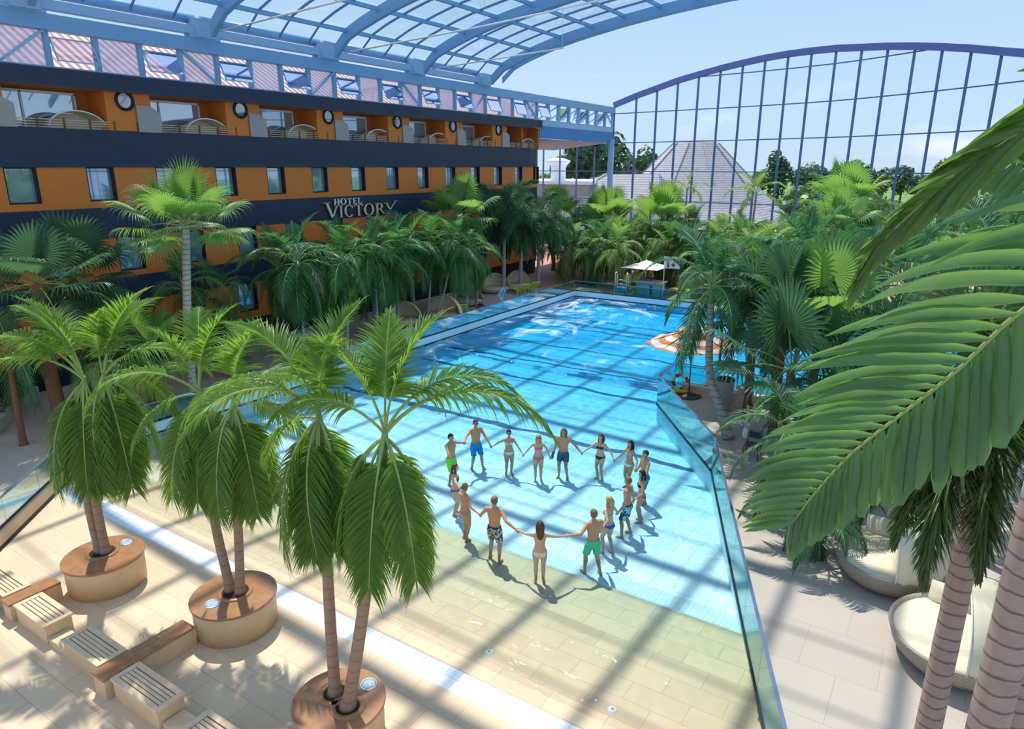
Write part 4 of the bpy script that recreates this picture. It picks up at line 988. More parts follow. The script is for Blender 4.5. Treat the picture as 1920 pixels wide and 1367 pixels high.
def tree(nm, label, x, y, z, s, me, ht, grp, hs=1.0):
    t = thing(nm, label, 'tree' if nm != 'garden_shrub' else 'shrub', (x, y, z), grp)
    link('crown', me, t, (0, 0, ht), (0, 0, random.uniform(0, 6)), (s, s, s*hs))
    MB().tube([(x, y, z), (x+.1, y, z+ht*.5), (x, y, z+ht)], [.28*s, .2*s, .1*s], 8).build('trunk', 'bark', t, True)
hb_ = crown(1100, 1.0, 1.0, 17, .12); hb_.materials[0] = M['shrubs']
o = link('hedge', hb_, t, (0, 0, .55), (0, 0, R(140.5)), (2.6, .32, .36))
random.seed(3)
tree('broadleaf_tree', 'big dark green tree outside right of the blue corner column', -58.5, 121, -.2, 2.0, CR[0], 8.2, 'trees behind the glass wall')
tree('broadleaf_tree', 'big dark green tree outside left of the blue corner column', -64.0, 124, -.2, 1.7, CR[1], 7.6, 'trees behind the glass wall')
tree('broadleaf_tree', 'small dark tree beside the shingled dome outside', -51.0, 122, -.2, 1.3, CR[2], 6.2, 'trees behind the glass wall')
for i, (x, y, s) in enumerate(((-66, 118, 1.6), (-60, 112, 1.7), (-55, 112, 1.7), (-71, 120, 1.4), (-51, 110, 1.5))):
    tree('garden_shrub', 'light green rounded shrub outside by the blue corner column, %s from the left' % ORD[[1, 2, 3, 0, 4][i]], x, y, -.2, s, SH[0], 5.2, 'shrubs outside by the blue column')
far = [(-52, 190, 1.2), (-46, 195, 1.6), (-43, 200, 2.2), (-38.5, 205, 1.5), (-35, 200, 2.1), (-30, 200, 1.4), (-27, 205, 1.9), (-23, 200, 2.0), (-18, 200, 1.3), (-14, 205, 1.6), (-9.5, 200, 1.4), (-5, 205, 1.7), (0, 200, 1.8), (6, 200, 1.6), (12, 205, 2.0), (20, 200, 1.8), (28, 200, 2.0)]
for i, (x, y, s) in enumerate(far):
    tree('broadleaf_tree', 'distant dark tree on the horizon behind the glass wall, %s from the left' % ORD[i], x, y, 0, s*.62, CR[i % 3], 4.4*s**.5, 'trees on the horizon')
for i in range(26):
    x = -62+4.1*i; y = random.uniform(110, 165)
    tree('garden_shrub', 'mid-distance rounded shrub below the horizon trees, %s from the left' % ORD[i], x, y, -.2, random.uniform(1.2, 1.9), SH[0], 2.4, 'shrubs below the horizon trees')
# ------------------------------------------------------------------ palms: leaf meshes are modelled once per shape and copied
UP = Vector((0, 0, 1))
def leaflet(b, p, d, w, ln, wd, droop, seg=4, fold=.28, rnd=None, mi=0):
    """one tapering leaflet from p along d, folded along its midrib, bending down with its length"""
    d = d.normalized(); L = []; q = Vector(p); step = ln/seg
    prof = (.35, 1.0, .92, .66, .30, .04) if seg == 5 else (.4, 1.0, .85, .48, .04) if seg == 4 else (.5, 1.0, .6, .05)
    for i in range(seg+1):
        ww = (w-d*w.dot(d)); ww = ww.normalized() if ww.length > 1e-4 else d.orthogonal().normalized()
        nn = d.cross(ww)
        if nn.z < 0: nn = -nn
        h = wd*prof[i]*.5
        L += [q-ww*h, q-nn*(h*fold*2*(1 if i < seg else 0)), q+ww*h]
        d = (d+Vector((0, 0, -droop/seg*(i+1)*.55))).normalized(); q = q+d*step
    o = len(b.v); b.v += [tuple(x) for x in L]
    for i in range(seg):
        for j in range(2):
            b.f.append([o+3*i+j, o+3*i+j+1, o+3*i+4+j, o+3*i+3+j]); b.m.append(mi)
def rachis_path(L, e0, e1, p=1.0, n=16):
    pts = [Vector((0, 0, 0))]; tg = []
    for i in range(n):
        e = e0+(e1-e0)*((i+.5)/n)**p; d = Vector((math.cos(e), 0, math.sin(e))); tg.append(d); pts.append(pts[-1]+d*L/n)
    return pts, tg
def pinnate(name, L, e0, e1, p, n, ll, wd, droop, mats_, seed, pet=.16, plume=False, vee=.35, seg=4, fold=.28, twist=0.0, npl=3, blunt=False):
    rnd = random.Random(seed); b = MB(); pts, tg = rachis_path(L, e0, e1, p); N = len(tg)
    for i in range(n):
        t = pet+(1-pet)*(i+.5)/n; f = t*N; k_ = min(N-1, int(f)); q = pts[k_].lerp(pts[k_+1], f-k_); T = tg[k_]; S = Vector((0, 1, 0)); Nn = T.cross(S)*-1
        if Nn.z < 0 and abs(T.z) < .95: Nn = -Nn
        u = (i+.5)/n
        a = lerp(R(66), R(22), u**1.3); ln = ll*(.35+.65*math.sin(PI*min(1, .18+.9*u)**.9))*(1-.25*u)*rnd.uniform(.9, 1.08)
        if blunt: a = lerp(R(62), R(30), u); ln = ll*(.62+.38*math.sin(PI*min(1, .15+.75*u)))*rnd.uniform(.85, 1.08)
        for s in (-1, 1):
            if plume:
                for _ in range(npl):
                    ph = rnd.uniform(0, 2*PI); d = T*math.cos(a)+(S*math.cos(ph)+Nn*math.sin(ph))*math.sin(a)
                    leaflet(b, q, d, T.cross(d), ln*rnd.uniform(.8, 1.1), wd, droop*rnd.uniform(.6, 1.3), 3, fold)
            else:
                v = vee+rnd.uniform(-.15, .15)+twist*u
                d = T*math.cos(a+rnd.uniform(-.07, .07))+(S*s*math.cos(v)+Nn*math.sin(v))*math.sin(a)
                leaflet(b, q, d, T, ln, wd*(1-.35*u)*rnd.uniform(.85, 1.1), droop*rnd.uniform(.7, 1.3), seg, fold)
    if not plume: leaflet(b, pts[-1], tg[-1], Vector((0, 1, 0)), ll*.4, wd*.7, droop, seg, fold)
    b.tube(pts, [lerp(.026, .005, i/N)*max(.7, L/2.2) for i in range(N+1)], 5, 1)
    return b.mesh(name, mats_, (0, 0, 0), False)
def fanleaf(name, pet, blade, e0, e1, nseg, mats_, seed, span=R(300), droop=.8, split=.5, tilt=0.0):
    rnd = random.Random(seed); b = MB(); pts, tg = rachis_path(pet, e0, e1, 1, 8); T = tg[-1]; S = Vector((0, 1, 0)); N_ = S.cross(T)
    T2 = (T*math.cos(tilt)+N_*math.sin(tilt)).normalized(); q = pts[-1]
    da = span/nseg
    def ray_(a): return T2*math.cos(a)+S*math.sin(a)
    for i in range(nseg):
        a0 = -span/2+i*da; am = a0+da/2; a1 = a0+da
        R_ = blade*(1-.22*(abs(am)/(span/2))**2)*rnd.uniform(.93, 1.04)
        rs = split*R_
        nn = ray_(am).cross(S) if False else N_
        pa, pc, pm = q+ray_(a0)*rs, q+ray_(a1)*rs, q+ray_(am)*rs*1.0+N_*(rs*da*.22)
        o = len(b.v); b.v += [tuple(q+T2*.02), tuple(pa), tuple(pm), tuple(pc)]
        b.f += [[o, o+1, o+2], [o, o+2, o+3]]; b.m += [0, 0]
        # free tip, bending down
        d = ray_(am); w = ray_(am+PI/2); h = rs*da*.5; p1 = q+ray_(am)*rs*1.0
        prev = [pa, pm, pc]; st = (R_-rs)/3; dr = droop*rnd.uniform(.6, 1.4)
        for j in range(3):
            d = (d+Vector((0, 0, -dr*(.18+.28*j)))).normalized(); p1 = p1+d*st; hh = h*(.8, .45, .04)[j]
            cur = [p1-w*hh, p1+N_*hh*.4, p1+w*hh]; o = len(b.v); b.v += [tuple(x) for x in prev+cur]
            b.f += [[o, o+1, o+4, o+3], [o+1, o+2, o+5, o+4]]; b.m += [0, 0]; prev = cur
    b.tube(pts, [lerp(.024, .012, i/8) for i in range(9)], 5, 1)
    return b.mesh(name, mats_, (0, 0, 0), False)

LIB = {}
def lib(key, fn):
    if key not in LIB: LIB[key] = fn()
    return LIB[key]
def feather_set(pre, lm, st, L, n, ll, wd, seg=4, dr=1.0):
    mm = [lm, st]
    return {
        'up': [pinnate(pre+'_frond', L*.82, R(84), R(38), 1.3, n, ll*.9, wd, .35*dr, mm, 1, .28, False, .5, seg), pinnate(pre+'_frond', L*.95, R(76), R(8), 1.3, n, ll, wd, .45*dr, mm, 2, .28, False, .5, seg)],
        'arch': [pinnate(pre+'_frond', L*1.08, R(62), R(-52), 1.15, n, ll, wd, .7*dr, mm, 3, .27, False, .35, seg), pinnate(pre+'_frond', L*1.05, R(50), R(-62), 1.1, n, ll, wd, .8*dr, mm, 4, .27, False, .3, seg)],
        'out': [pinnate(pre+'_frond', L, R(30), R(-78), .85, n, ll, wd, .9*dr, mm, 5, .2, False, .2, seg), pinnate(pre+'_frond', L*.95, R(15), R(-80), .75, n, ll, wd, .9*dr, mm, 6, .2, False, .15, seg)],
        'hang': [pinnate(pre+'_frond', L, R(-8), R(-91), .36, n, ll*.95, wd, .5*dr, mm, 7, .19, False, .1, seg, blunt=True), pinnate(pre+'_frond', L*.95, R(-32), R(-92), .4, n, ll*.95, wd, .5*dr, mm, 8, .19, False, .05, seg, blunt=True), pinnate(pre+'_frond', L*.9, R(-48), R(-89), .5, n, ll, wd, .45*dr, mm, 9, .19, False, .12, seg, blunt=True)]}
FEA = {'near': feather_set('near', 'leaf_bright', 'rachis', 2.25, 54, .76, .045, 5),
       'mid': feather_set('mid', 'leaf_mid', 'rachis', 2.3, 26, .78, .062, 3, 1.3),
       'far': feather_set('far', 'leaf_yellow', 'rachis', 2.2, 22, .74, .07, 3, 1.2),
       'dark': feather_set('dark', 'leaf_dark', 'rachis', 2.4, 26, .78, .066, 3, 1.2),
       'right': feather_set('right', 'leaf_dark', 'rachis', 2.4, 36, .72, .055, 4, 1.0)}
def fan_set(lm, st, pet, bl, n, sp_=None):
    mm = [lm, st]
    return {'up': [fanleaf('fan_leaf', pet*.9, bl, R(82), R(70), n, mm, 1, R(290), .25, sp_ or .62, R(-12)), fanleaf('fan_leaf', pet, bl*.95, R(70), R(50), n, mm, 2, R(290), .4, sp_ or .58, R(-20))],
            'arch': [fanleaf('fan_leaf', pet, bl, R(50), R(20), n, mm, 3, R(300), .8, sp_ or .52, R(-30)), fanleaf('fan_leaf', pet*1.05, bl, R(42), R(5), n, mm, 4, R(300), .9, sp_ or .5, R(-25))],
            'out': [fanleaf('fan_leaf', pet*1.05, bl*1.02, R(22), R(-22), n, mm, 5, R(300), 1.2, sp_ or .48, R(-25)), fanleaf('fan_leaf', pet, bl, R(10), R(-35), n, mm, 6, R(300), 1.2, sp_ or .46, R(-20))],
            'hang': [fanleaf('fan_leaf', pet*.95, bl, R(-10), R(-60), n, mm, 7, R(290), 1.2, sp_ or .45, R(-10)), fanleaf('fan_leaf', pet*.9, bl*.95, R(-25), R(-70), n, mm, 8, R(280), 1.1, sp_ or .45, R(-8))]}
FAN = {'big': fan_set('leaf_fan', 'rachis_brown', 1.75, 1.45, 44, .40), 'mid': fan_set('leaf_fan', 'rachis', 1.1, 1.05, 34), 'dark': fan_set('leaf_fan_dk', 'rachis', 1.2, 1.15, 36)}
def plume_set(lm, npl=3, n=46, ll=.58):
    mm = [lm, 'rachis_brown']
    return {k_: [pinnate('plume_frond', 2.1, R(a), R(c), p, n, ll, .034, .6, mm, s, .18, True, 0, 3, .2, 0, npl) for a, c, p, s in v] for k_, v in
            {'up': [(75, 0, 1.2, 1)], 'arch': [(60, -70, 1, 2), (45, -80, 1, 3)], 'out': [(25, -85, .8, 4)], 'hang': [(5, -90, .5, 5), (-15, -90, .5, 6)]}.items()}
PLU = {'dark': plume_set('leaf_plume', 4, 40, .6), 'olive': plume_set('leaf_fox', 4, 58, .62)}

def trunk(par, path, r0, r1, m, flare=1.35, name='trunk', rings=0):
    b = MB(); pts = []; rs = []
    P = [Vector(p) for p in path]; n = 10
    def cr(t):
        f = t*(len(P)-1); i = min(len(P)-2, int(f)); u = f-i
        p0, p1, p2, p3 = P[max(0, i-1)], P[i], P[i+1], P[min(len(P)-1, i+2)]
        return .5*((2*p1)+(p2-p0)*u+(2*p0-5*p1+4*p2-p3)*u*u+(3*p1-p0-3*p2+p3)*u**3)
    N = 26
    for i in range(N+1):
        t = i/N; pts.append(cr(t)); rs.append(lerp(r0, r1, t)*(1+(flare-1)*max(0, 1-t*9)**2)*(1+(.03 if i % 2 else 0)*(1 if rings else .4)))
    b.tube(pts, rs, 24 if m == 'trunk_big' else 12); return b.build(name, m, par, True)
def palm(nm, label, path, r0, r1, tm, lset, fronds, cat='palm tree', group=None, shaft=None, sc=1.0, fname='frond', flare=1.35):
    """path: trunk points from the ground up; fronds: (shape, azimuth in degrees, scale)"""
    t = thing(nm, label, cat, path[0], group)
    trunk(t, path, r0, r1, tm, flare)
    if group == 'planter palms': fronds = fronds+[('hang', a_+24, s_*.96) for k_, (h_, a_, s_) in enumerate(fronds) if h_ == 'hang'][:5]
    top = Vector(path[-1])
    if shaft:
        m, h, r = shaft; d = (Vector(path[-1])-Vector(path[-2])).normalized()
        b = MB(); b.tube([top-d*.02, top+d*h*.3, top+d*h*.75, top+d*h], [r1*1.05, r, r*.72, r*.4], 10); b.build('crownshaft', m, t, True); top = top+d*h*.9
    for k_, (shp, az, s) in enumerate(fronds):
        me = lset[shp][k_ % len(lset[shp])]
        link(fname, me, t, top-Vector(path[0])+Vector((0, 0, -.05 if shp in ('hang', 'out') else 0)), (random.uniform(-.12, .12), random.uniform(-.08, .08), R(az+random.uniform(-8, 8))), s*sc)
    return t
def auto(n, mix, seed, s0=.9, s1=1.1):
    """n fronds in golden-angle order, shapes from young upright ones to old hanging ones"""
    rnd = random.Random(seed); out = []; a = rnd.uniform(0, 360)
    names = [x for x, c in mix for _ in range(c)]
    for i in range(n): out.append((names[int(i*len(names)/n)], a, rnd.uniform(s0, s1))); a += 137.5
    return out
random.seed(11)
SHG = ('shaft', .85, .085)
# --- three planters, two trunks each (image right is azimuth 33, toward the camera 303)
palm('christmas_palm', 'palm with slim straight trunk, left of the pair in the nearest planter', [(-7.93, 6.60, .77), (-7.90, 6.6, 2.2), (-7.84, 6.6, 3.64), (-7.78, 6.6, 5.2)], .105, .075, 'trunk', FEA['near'],
     [('up', 70, 1), ('up', 200, .95), ('up', 330, .85), ('arch', 213, 1.0), ('arch', 250, .95), ('out', 185, .85), ('hang', 250, 1), ('hang', 320, .98), ('hang', 200, 1), ('hang', 130, .95), ('hang', 285, 1.02), ('hang', 20, .9)], 'palm tree', 'planter palms', SHG)
palm('christmas_palm', 'palm with strongly curved trunk, right of the pair in the nearest planter', [(-7.52, 6.50, .77), (-7.22, 6.56, 2.1), (-6.93, 6.66, 3.7), (-6.66, 6.7, 5.14)], .115, .075, 'trunk', FEA['near'],
     [('up', 60, 1.05), ('up', 215, .95), ('up', 130, 1), ('arch', 28, 1.22), ('arch', 50, 1.0), ('arch', 200, .9), ('hang', 300, 1), ('hang', 260, 1), ('hang', 340, 1.0), ('hang', 215, .95), ('hang', 25, 1.0), ('hang', 110, .9)], 'palm tree', 'planter palms', SHG)
palm('christmas_palm', 'palm on the left trunk of the pair in the middle planter', [(-12.10, 7.50, .77), (-12.35, 7.5, 2.33), (-12.27, 7.5, 3.5), (-12.2, 7.45, 4.55)], .105, .075, 'trunk', FEA['near'],
     [('up', 40, 1.05), ('up', 150, .95), ('up', 260, .9), ('arch', 215, 1.05), ('arch', 120, .9), ('out', 240, .9), ('hang', 215, 1), ('hang', 260, 1.0), ('hang', 300, 1.05), ('hang', 340, .98), ('hang', 170, .95)], 'palm tree', 'planter palms', SHG)
palm('christmas_palm', 'palm on the right trunk of the pair in the middle planter', [(-11.86, 7.56, .77), (-11.69, 7.58, 2.24), (-11.62, 7.58, 3.6), (-11.5, 7.6, 4.4)], .10, .075, 'trunk', FEA['near'],
     [('up', 25, 1.0), ('up', 100, .9), ('arch', 33, 1.0), ('arch', 60, .95), ('out', 35, .95), ('hang', 300, 1.05), ('hang', 330, 1.0), ('hang', 5, 1), ('hang', 40, 1.0), ('hang', 260, 1), ('hang', 120, .9)], 'palm tree', 'planter palms', SHG)
palm('christmas_palm', 'palm on the left trunk of the pair in the farthest left planter', [(-16.10, 6.78, .77), (-16.14, 6.75, 2.09), (-15.84, 6.75, 4.02), (-15.5, 6.72, 4.6)], .105, .075, 'trunk', FEA['near'],
     [('up', 250, 1.1), ('up', 190, 1.05), ('arch', 213, 1.12), ('arch', 235, 1.1), ('arch', 190, 1.0), ('hang', 225, 1.05), ('hang', 262, 1.08), ('hang', 300, 1.1), ('hang', 190, 1.0), ('hang', 330, 1.05)], 'palm tree', 'planter palms', SHG)
palm('christmas_palm', 'palm on the right trunk of the pair in the farthest left planter', [(-15.94, 6.84, .77), (-15.86, 6.8, 2.14), (-15.6, 6.8, 4.03), (-15.15, 6.85, 4.7)], .105, .075, 'trunk', FEA['near'],
     [('up', 40, 1.15), ('up', 100, 1.0), ('up', 5, .9), ('arch', 36, 1.05), ('out', 30, .95), ('hang', 300, 1.1), ('hang', 335, 1.1), ('hang', 275, 1.1), ('hang', 10, 1.05), ('hang', 60, 1.0)], 'palm tree', 'planter palms', SHG)

# --- along the hotel
FM = (('up', 2), ('arch', 3), ('out', 3), ('hang', 2))
palm('fan_palm', 'tall sunlit fan palm with bare pale trunk standing before the hotel windows', [(-25.7, 15.4, .3), (-25.65, 15.5, 3), (-25.6, 15.8, 5.8), (-25.6, 15.99, 7.35)], .19, .14, 'trunk_grey', FAN['big'], auto(26, (('up', 2), ('arch', 4), ('out', 4)), 3, .78, .98), fname='fan_leaf')
palm('fan_palm', 'dark fan palm with fibrous red-brown trunk at the far left edge', [(-26.9, 10.9, .3), (-27.3, 11.0, 2.2), (-27.4, 11.1, 3.9), (-27.2, 11.1, 5.6)], .26, .20, 'fibre', FAN['dark'], auto(18, FM, 4, 1.0, 1.25), fname='fan_leaf')
palm('fan_palm', 'dark fan palm just right of the fibrous-trunked one at the left', [(-29, 13.2, .3), (-29.1, 13.2, 3), (-29, 13.1, 5.4)], .18, .15, 'fibre', FAN['dark'], auto(18, FM, 5, 1.0, 1.25), fname='fan_leaf')
palm('fan_palm', 'small low fan palm behind the middle planter palm near the hotel', [(-26.6, 14.2, .3), (-26.5, 14.1, 1.6), (-26.4, 14.0, 2.6)], .15, .12, 'fibre', FAN['mid'], auto(14, FM, 6, .9, 1.2), fname='fan_leaf')
low = [(-26.2, 9.3, 3.6, 'dark'), (-27.5, 12.6, 3.0, 'mid'), (-26.0, 12.3, 2.4, 'far'), (-28.6, 17.2, 4.4, 'mid'), (-29.3, 19.2, 3.6, 'dark'), (-27.2, 18.4, 2.4, 'mid')]
for i, (x, y, z, s) in enumerate(low):
    palm('feather_palm', 'bushy feather palm at the hotel foot behind the left planters, %s from the left' % ORD[i], [(x, y, .3), (x+.1, y, z*.5), (x+.05, y+.1, z)], .12, .09, 'fibre', FEA[s], auto(13, FM, 20+i, .85, 1.1), group='feather palms at the hotel foot')
row = [(-28.0, 22.0, 4.2, 'mid'), (-26.2, 21.7, 4.6, 'dark'), (-27.6, 23.6, 3.6, 'mid'), (-26.0, 24.4, 4.3, 'mid'), (-28.0, 26.0, 4.3, 'dark'), (-26.1, 26.7, 4.6, 'mid'), (-27.6, 28.0, 3.8, 'mid'), (-27.2, 29.6, 4.5, 'dark'), (-26.4, 28.4, 4.0, 'mid')]
for i, (x, y, z, s) in enumerate(row):
    palm('feather_palm', 'drooping green feather palm in the row along the hotel, %s from the left' % ORD[i], [(x, y, .3), (x+.12, y, z*.5), (x, y+.05, z)], .085, .06, 'trunk_grey', FEA[s], auto(19, (('up', 2), ('arch', 4), ('out', 4), ('hang', 4)), 40+i, 1.05, 1.3), group='feather palms along the hotel', shaft=('shaft', .6, .07))
for i, (bx, by, x, y, z) in enumerate(((-27.8, 31.8, -27.4, 31.2, 4.3), (-27.35, 32.5, -27.0, 32.6, 4.5), (-26.9, 32.75, -26.0, 33.4, 4.3))):
    palm('feather_palm', 'feather palm on one of three slim pale trunks by the cream shell seat, the %s' % ('left', 'middle', 'right')[i] if i else 'feather palm on the left of three slim pale trunks by the cream shell seat', [(bx, by, .3), (lerp(bx, x, .5)+.1, lerp(by, y, .5), z*.5), (x, y, z)], .085, .06, 'trunk_grey', FEA['mid'], auto(17, (('up', 2), ('arch', 4), ('out', 4), ('hang', 4)), 60+i, 1.05, 1.3), group='slim trunked palms', shaft=('shaft', .6, .07))
for i, (x, y, z, s) in enumerate(((-25.9, 34.7, 3.6, 'mid'), (-27.6, 35.6, 3.9, 'dark'), (-29.8, 33.2, 4.4, 'dark'), (-27.2, 37.6, 3.4, 'mid'), (-29.6, 36.6, 3.2, 'dark'))):
    palm('feather_palm', ('feather palm with one tall upright frond right of the slim trunks', 'dark feather palm behind the notice panel', 'dark feather palm close to the hotel behind the slim trunks', 'feather palm hanging over the notice panel', 'shaded dark feather palm beside the tall fan palm trunk')[i], [(x, y, .3), (x+.1, y, z*.5), (x, y, z)], .09, .065, 'trunk_grey', FEA[s], auto(14, FM, 70+i, .95, 1.2), shaft=('shaft', .6, .07))
palm('fan_palm', 'fan palm with bright crown against the hotel sign band', [(-29, 38.2, .3), (-29, 38.3, 3.4), (-29, 38.3, 6.4)], .17, .14, 'fibre', FAN['mid'], auto(20, FM, 8, 1.25, 1.55), fname='fan_leaf')
for i, (x, y, z) in enumerate(((-28.9, 43.6, 5.6), (-28.5, 45.4, 4.9), (-28.2, 47.6, 4.7))):
    palm('foxtail_palm', 'foxtail palm with bushy blue-green plumes at the far left pool corner, %s from the left' % ORD[i], [(x, y, .3), (x+.05, y, z*.5), (x+.1, y, z)], .17, .12, 'trunk_grey', PLU['dark'], auto(17, (('up', 2), ('arch', 5), ('out', 4), ('hang', 4)), 80+i, 1.5, 1.85), group='foxtail palms at the far corner', shaft=('shaft', .6, .11))
# --- far bank
fans = [(-31.5, 56, 5.4, 1.4), (-27.1, 58, 5.2, 1.5), (-21.6, 57, 5.3, 1.6), (-29.3, 60, 4.6, 1.2), (-24.6, 54.5, 3.6, 1.1)]
for i, (x, y, z, s) in enumerate(fans):
    palm('fan_palm', ('far fan palm with bright top right of the hotel bow', 'far fan palm in front of the blue corner column', 'far fan palm with wide lime green crown before the shingled dome', 'shaded far fan palm behind the bow', 'low far fan palm between the two tall ones')[i], [(x, y, .2), (x, y, z*.5), (x+.1, y, z)], .2, .16, 'fibre', FAN['mid' if i != 3 else 'dark'], auto(18, (('up', 3), ('arch', 4), ('out', 3), ('hang', 2)), 90+i, s*.9, s*1.1), fname='fan_leaf')
palm('feather_palm', 'sparse feather palm rising alone before the shingled dome', [(-20.6, 60, .2), (-20.5, 60, 4), (-20.5, 60, 7.6)], .1, .07, 'trunk_grey', FEA['far'], [('up', 20, 1.1), ('arch', 33, 1.15), ('arch', 213, 1.1), ('arch', 120, 1), ('out', 260, 1), ('arch', 300, .9), ('out', 50, 1)])
palm('feather_palm', 'yellow-green feather palm rising right of the shingled dome', [(-14.3, 58, .2), (-14.2, 58, 4), (-14.1, 58, 7.4)], .11, .08, 'trunk_grey', FEA['far'], [('up', 60, 1.25), ('up', 200, 1.2), ('arch', 33, 1.25), ('arch', 213, 1.3), ('arch', 120, 1.2), ('arch', 270, 1.1), ('out', 20, 1.2), ('out', 230, 1.2), ('up', 330, 1.1)])
palm('fan_palm', 'large bushy fan palm far right in front of the glass wall', [(-6.5, 50, .2), (-6.5, 50, 4), (-6.4, 50, 7.4)], .22, .18, 'fibre', FAN['mid'], auto(26, (('up', 3), ('arch', 4), ('out', 4), ('hang', 3)), 99, 1.3, 1.6), fname='fan_leaf')
palm('fan_palm', 'lower bright fan palm in front of the large bushy one', [(-6.3, 45.5, .2), (-6.2, 45.5, 3.4), (-6.2, 45.5, 6.2)], .2, .16, 'fibre', FAN['mid'], auto(18, (('up', 3), ('arch', 4), ('out', 3), ('hang', 2)), 98, 1.1, 1.35), fname='fan_leaf')
random.seed(21)
k_ = 0
for j, (y, z, n, x0, x1, s) in enumerate(((50.5, 2.6, 11, -27.5, -11.5, 1.25), (53.8, 3.0, 11, -29.5, -9.5, 1.3), (57.8, 3.5, 10, -31.5, -8.5, 1.35))):
    for i in range(n):
        x = lerp(x0, x1, (i+.5)/n)+random.uniform(-.4, .4); yy = y+random.uniform(-1, 1); zz = z+random.uniform(-.5, .5)
        if j == 0 and -22.4 < x < -16.4: yy += 3.4
        palm('feather_palm', 'yellow-green feather palm on the far bank, %s row, %s from the left' % (('front', 'middle', 'back')[j], ORD[i]), [(x, yy, .2), (x+.1, yy, zz*.5), (x+random.uniform(-.2, .2), yy, zz)], .1, .07, 'trunk', FEA[('far', 'mid', 'dark', 'far', 'mid')[k_ % 5]], auto(15, (('up', 2), ('arch', 4), ('out', 4), ('hang', 3)), 100+k_, s*.9, s*1.1), group='feather palms on the far bank', shaft=('shaft', .4, .08)); k_ += 1
# --- right bank beyond the second basin
for i in range(9):
    x = -9.5+1.5*i+random.uniform(-.5, .5); y = max(47.6, min(random.uniform(47.8, 53)-.2*i, piece(PLANW, x)-6)); z = random.uniform(3.2, 6.2)
    palm('feather_palm', 'feather palm in the thicket beyond the second basin, %s from the left' % ORD[i], [(x, y, .2), (x+.1, y, z*.5), (x, y, z)], .11, .08, 'trunk', FEA[('mid', 'far', 'dark')[i % 3]], auto(13, FM, 150+i, 1.2, 1.5), group='thicket beyond the second basin')
# --- right deck
for i, (path, z, s, sd) in enumerate((([(-5.86, 23.5, .15), (-6.4, 23.9, 1.2), (-6.95, 24.2, 2.4), (-7.1, 24.2, 4.9)], 0, 1.2, 1), ([(-6.0, 27, .15), (-6.15, 27, 1.4), (-6.25, 27, 3.2), (-6.2, 26.6, 4.5)], 0, 1.2, 2))):
    palm('feather_palm', ('feather palm with bent ringed trunk beside the grey bin, fronds over the parasol', 'feather palm with straight ringed trunk behind the bent one')[i], path, .2, .11, 'trunk_grey', FEA['right'], auto(15, (('up', 2), ('arch', 5), ('out', 4), ('hang', 3)), 200+i, s*.9, s*1.1), shaft=('shaft', .6, .1))
right = [(-4.9, 25.6, 4.6, 'right', 1.25, 'tall dark feather palm right of the striped parasol'), (-5.2, 30.8, 5.2, 'right', 1.4, 'dark feather palm on the ledge beyond the parasol'), (-3.3, 28.6, 4.9, 'right', 1.35, 'dark feather palm by the second basin, left of the big frond'), (-1.2, 27.2, 5.2, 'right', 1.4, 'dark feather palm half behind the tips of the big frond'),
         (-2.9, 18.6, 2.0, 'right', 1.0, 'low bright feather palm leaning over the glass by the cafe chair'), (-2.2, 20.4, 2.4, 'right', 1.1, 'low feather palm behind the cafe chair'), (-1.3, 22.5, 3.6, 'dark', 1.2, 'dark feather palm in shade behind the big frond'), (1.2, 24.5, 4.6, 'dark', 1.4, 'dark feather palm deep behind the big frond leaflets'), (-1.9, 16.9, 1.0, 'right', .8, 'small feather palm at the end of the daybeds')]
for i, (x, y, z, s, k2, lb) in enumerate(right):
    palm('feather_palm', lb, [(x, y, .15), (x+.1, y, z*.5), (x, y, z)], .13, .09, 'trunk_grey', FEA[s], auto(14, (('up', 2), ('arch', 5), ('out', 4), ('hang', 2)), 220+i, k2*.9, k2*1.1), shaft=('shaft', .5, .09))
for i, (x, y, z, s, lb) in enumerate(((-3.4, 24.2, 5.0, 1.35, 'fan palm with flat upright fans in the middle of the right thicket'), (-3.8, 22.2, 3.4, 1.35, 'fan palm with grey-green drooping fans above the cafe chair'), (-5.9, 26.0, 4.2, 1.1, 'fan palm with pale shredded fans beside the bent trunk'), (-4.6, 24.6, 5.2, 1.0, 'fan palm with spiky dark fans left of the flat upright one'))):
    palm('fan_palm', lb, [(x, y, .15), (x, y, z*.5), (x, y, z)], .16, .12, 'fibre', FAN['dark' if i else 'mid'], auto(12, (('up', 2), ('arch', 4), ('out', 3)), 240+i, s*.9, s*1.1), fname='fan_leaf')
# --- tall plume palms at the lower right
for i, (path, r, fr) in enumerate((([(.58, 8.0, .15), (.57, 8, 3.35), (.58, 8, 6.7)], .145, [('hang', 208, 1.0), ('hang', 238, 1.05), ('hang', 185, 1.0), ('hang', 225, .95), ('out', 215, .95), ('hang', 265, .95), ('hang', 20, 1.1), ('out', 40, 1.0), ('arch', 120, 1), ('hang', 345, 1.0)]),
        ([(.83, 6.0, .15), (.82, 6, 4), (.82, 6, 7.4)], .165, [('out', 60, .9), ('hang', 30, .9), ('arch', 20, 1)]), ([(1.10, 6.7, .15), (1.07, 6.7, 4), (1.05, 6.7, 7.0)], .15, [('hang', 30, .9), ('out', 80, .9), ('arch', 50, 1)]))):
    palm('foxtail_palm', ('ringed trunk of a plume palm in front of the nearer daybed', 'thick ringed palm trunk with a pale scar at the lower right corner', 'ringed palm trunk behind the scarred one at the right edge')[i], path, r*1.05, r*.78, 'trunk_big', PLU['olive'], fr, shaft=('shaft_pink', 1.0, .13))
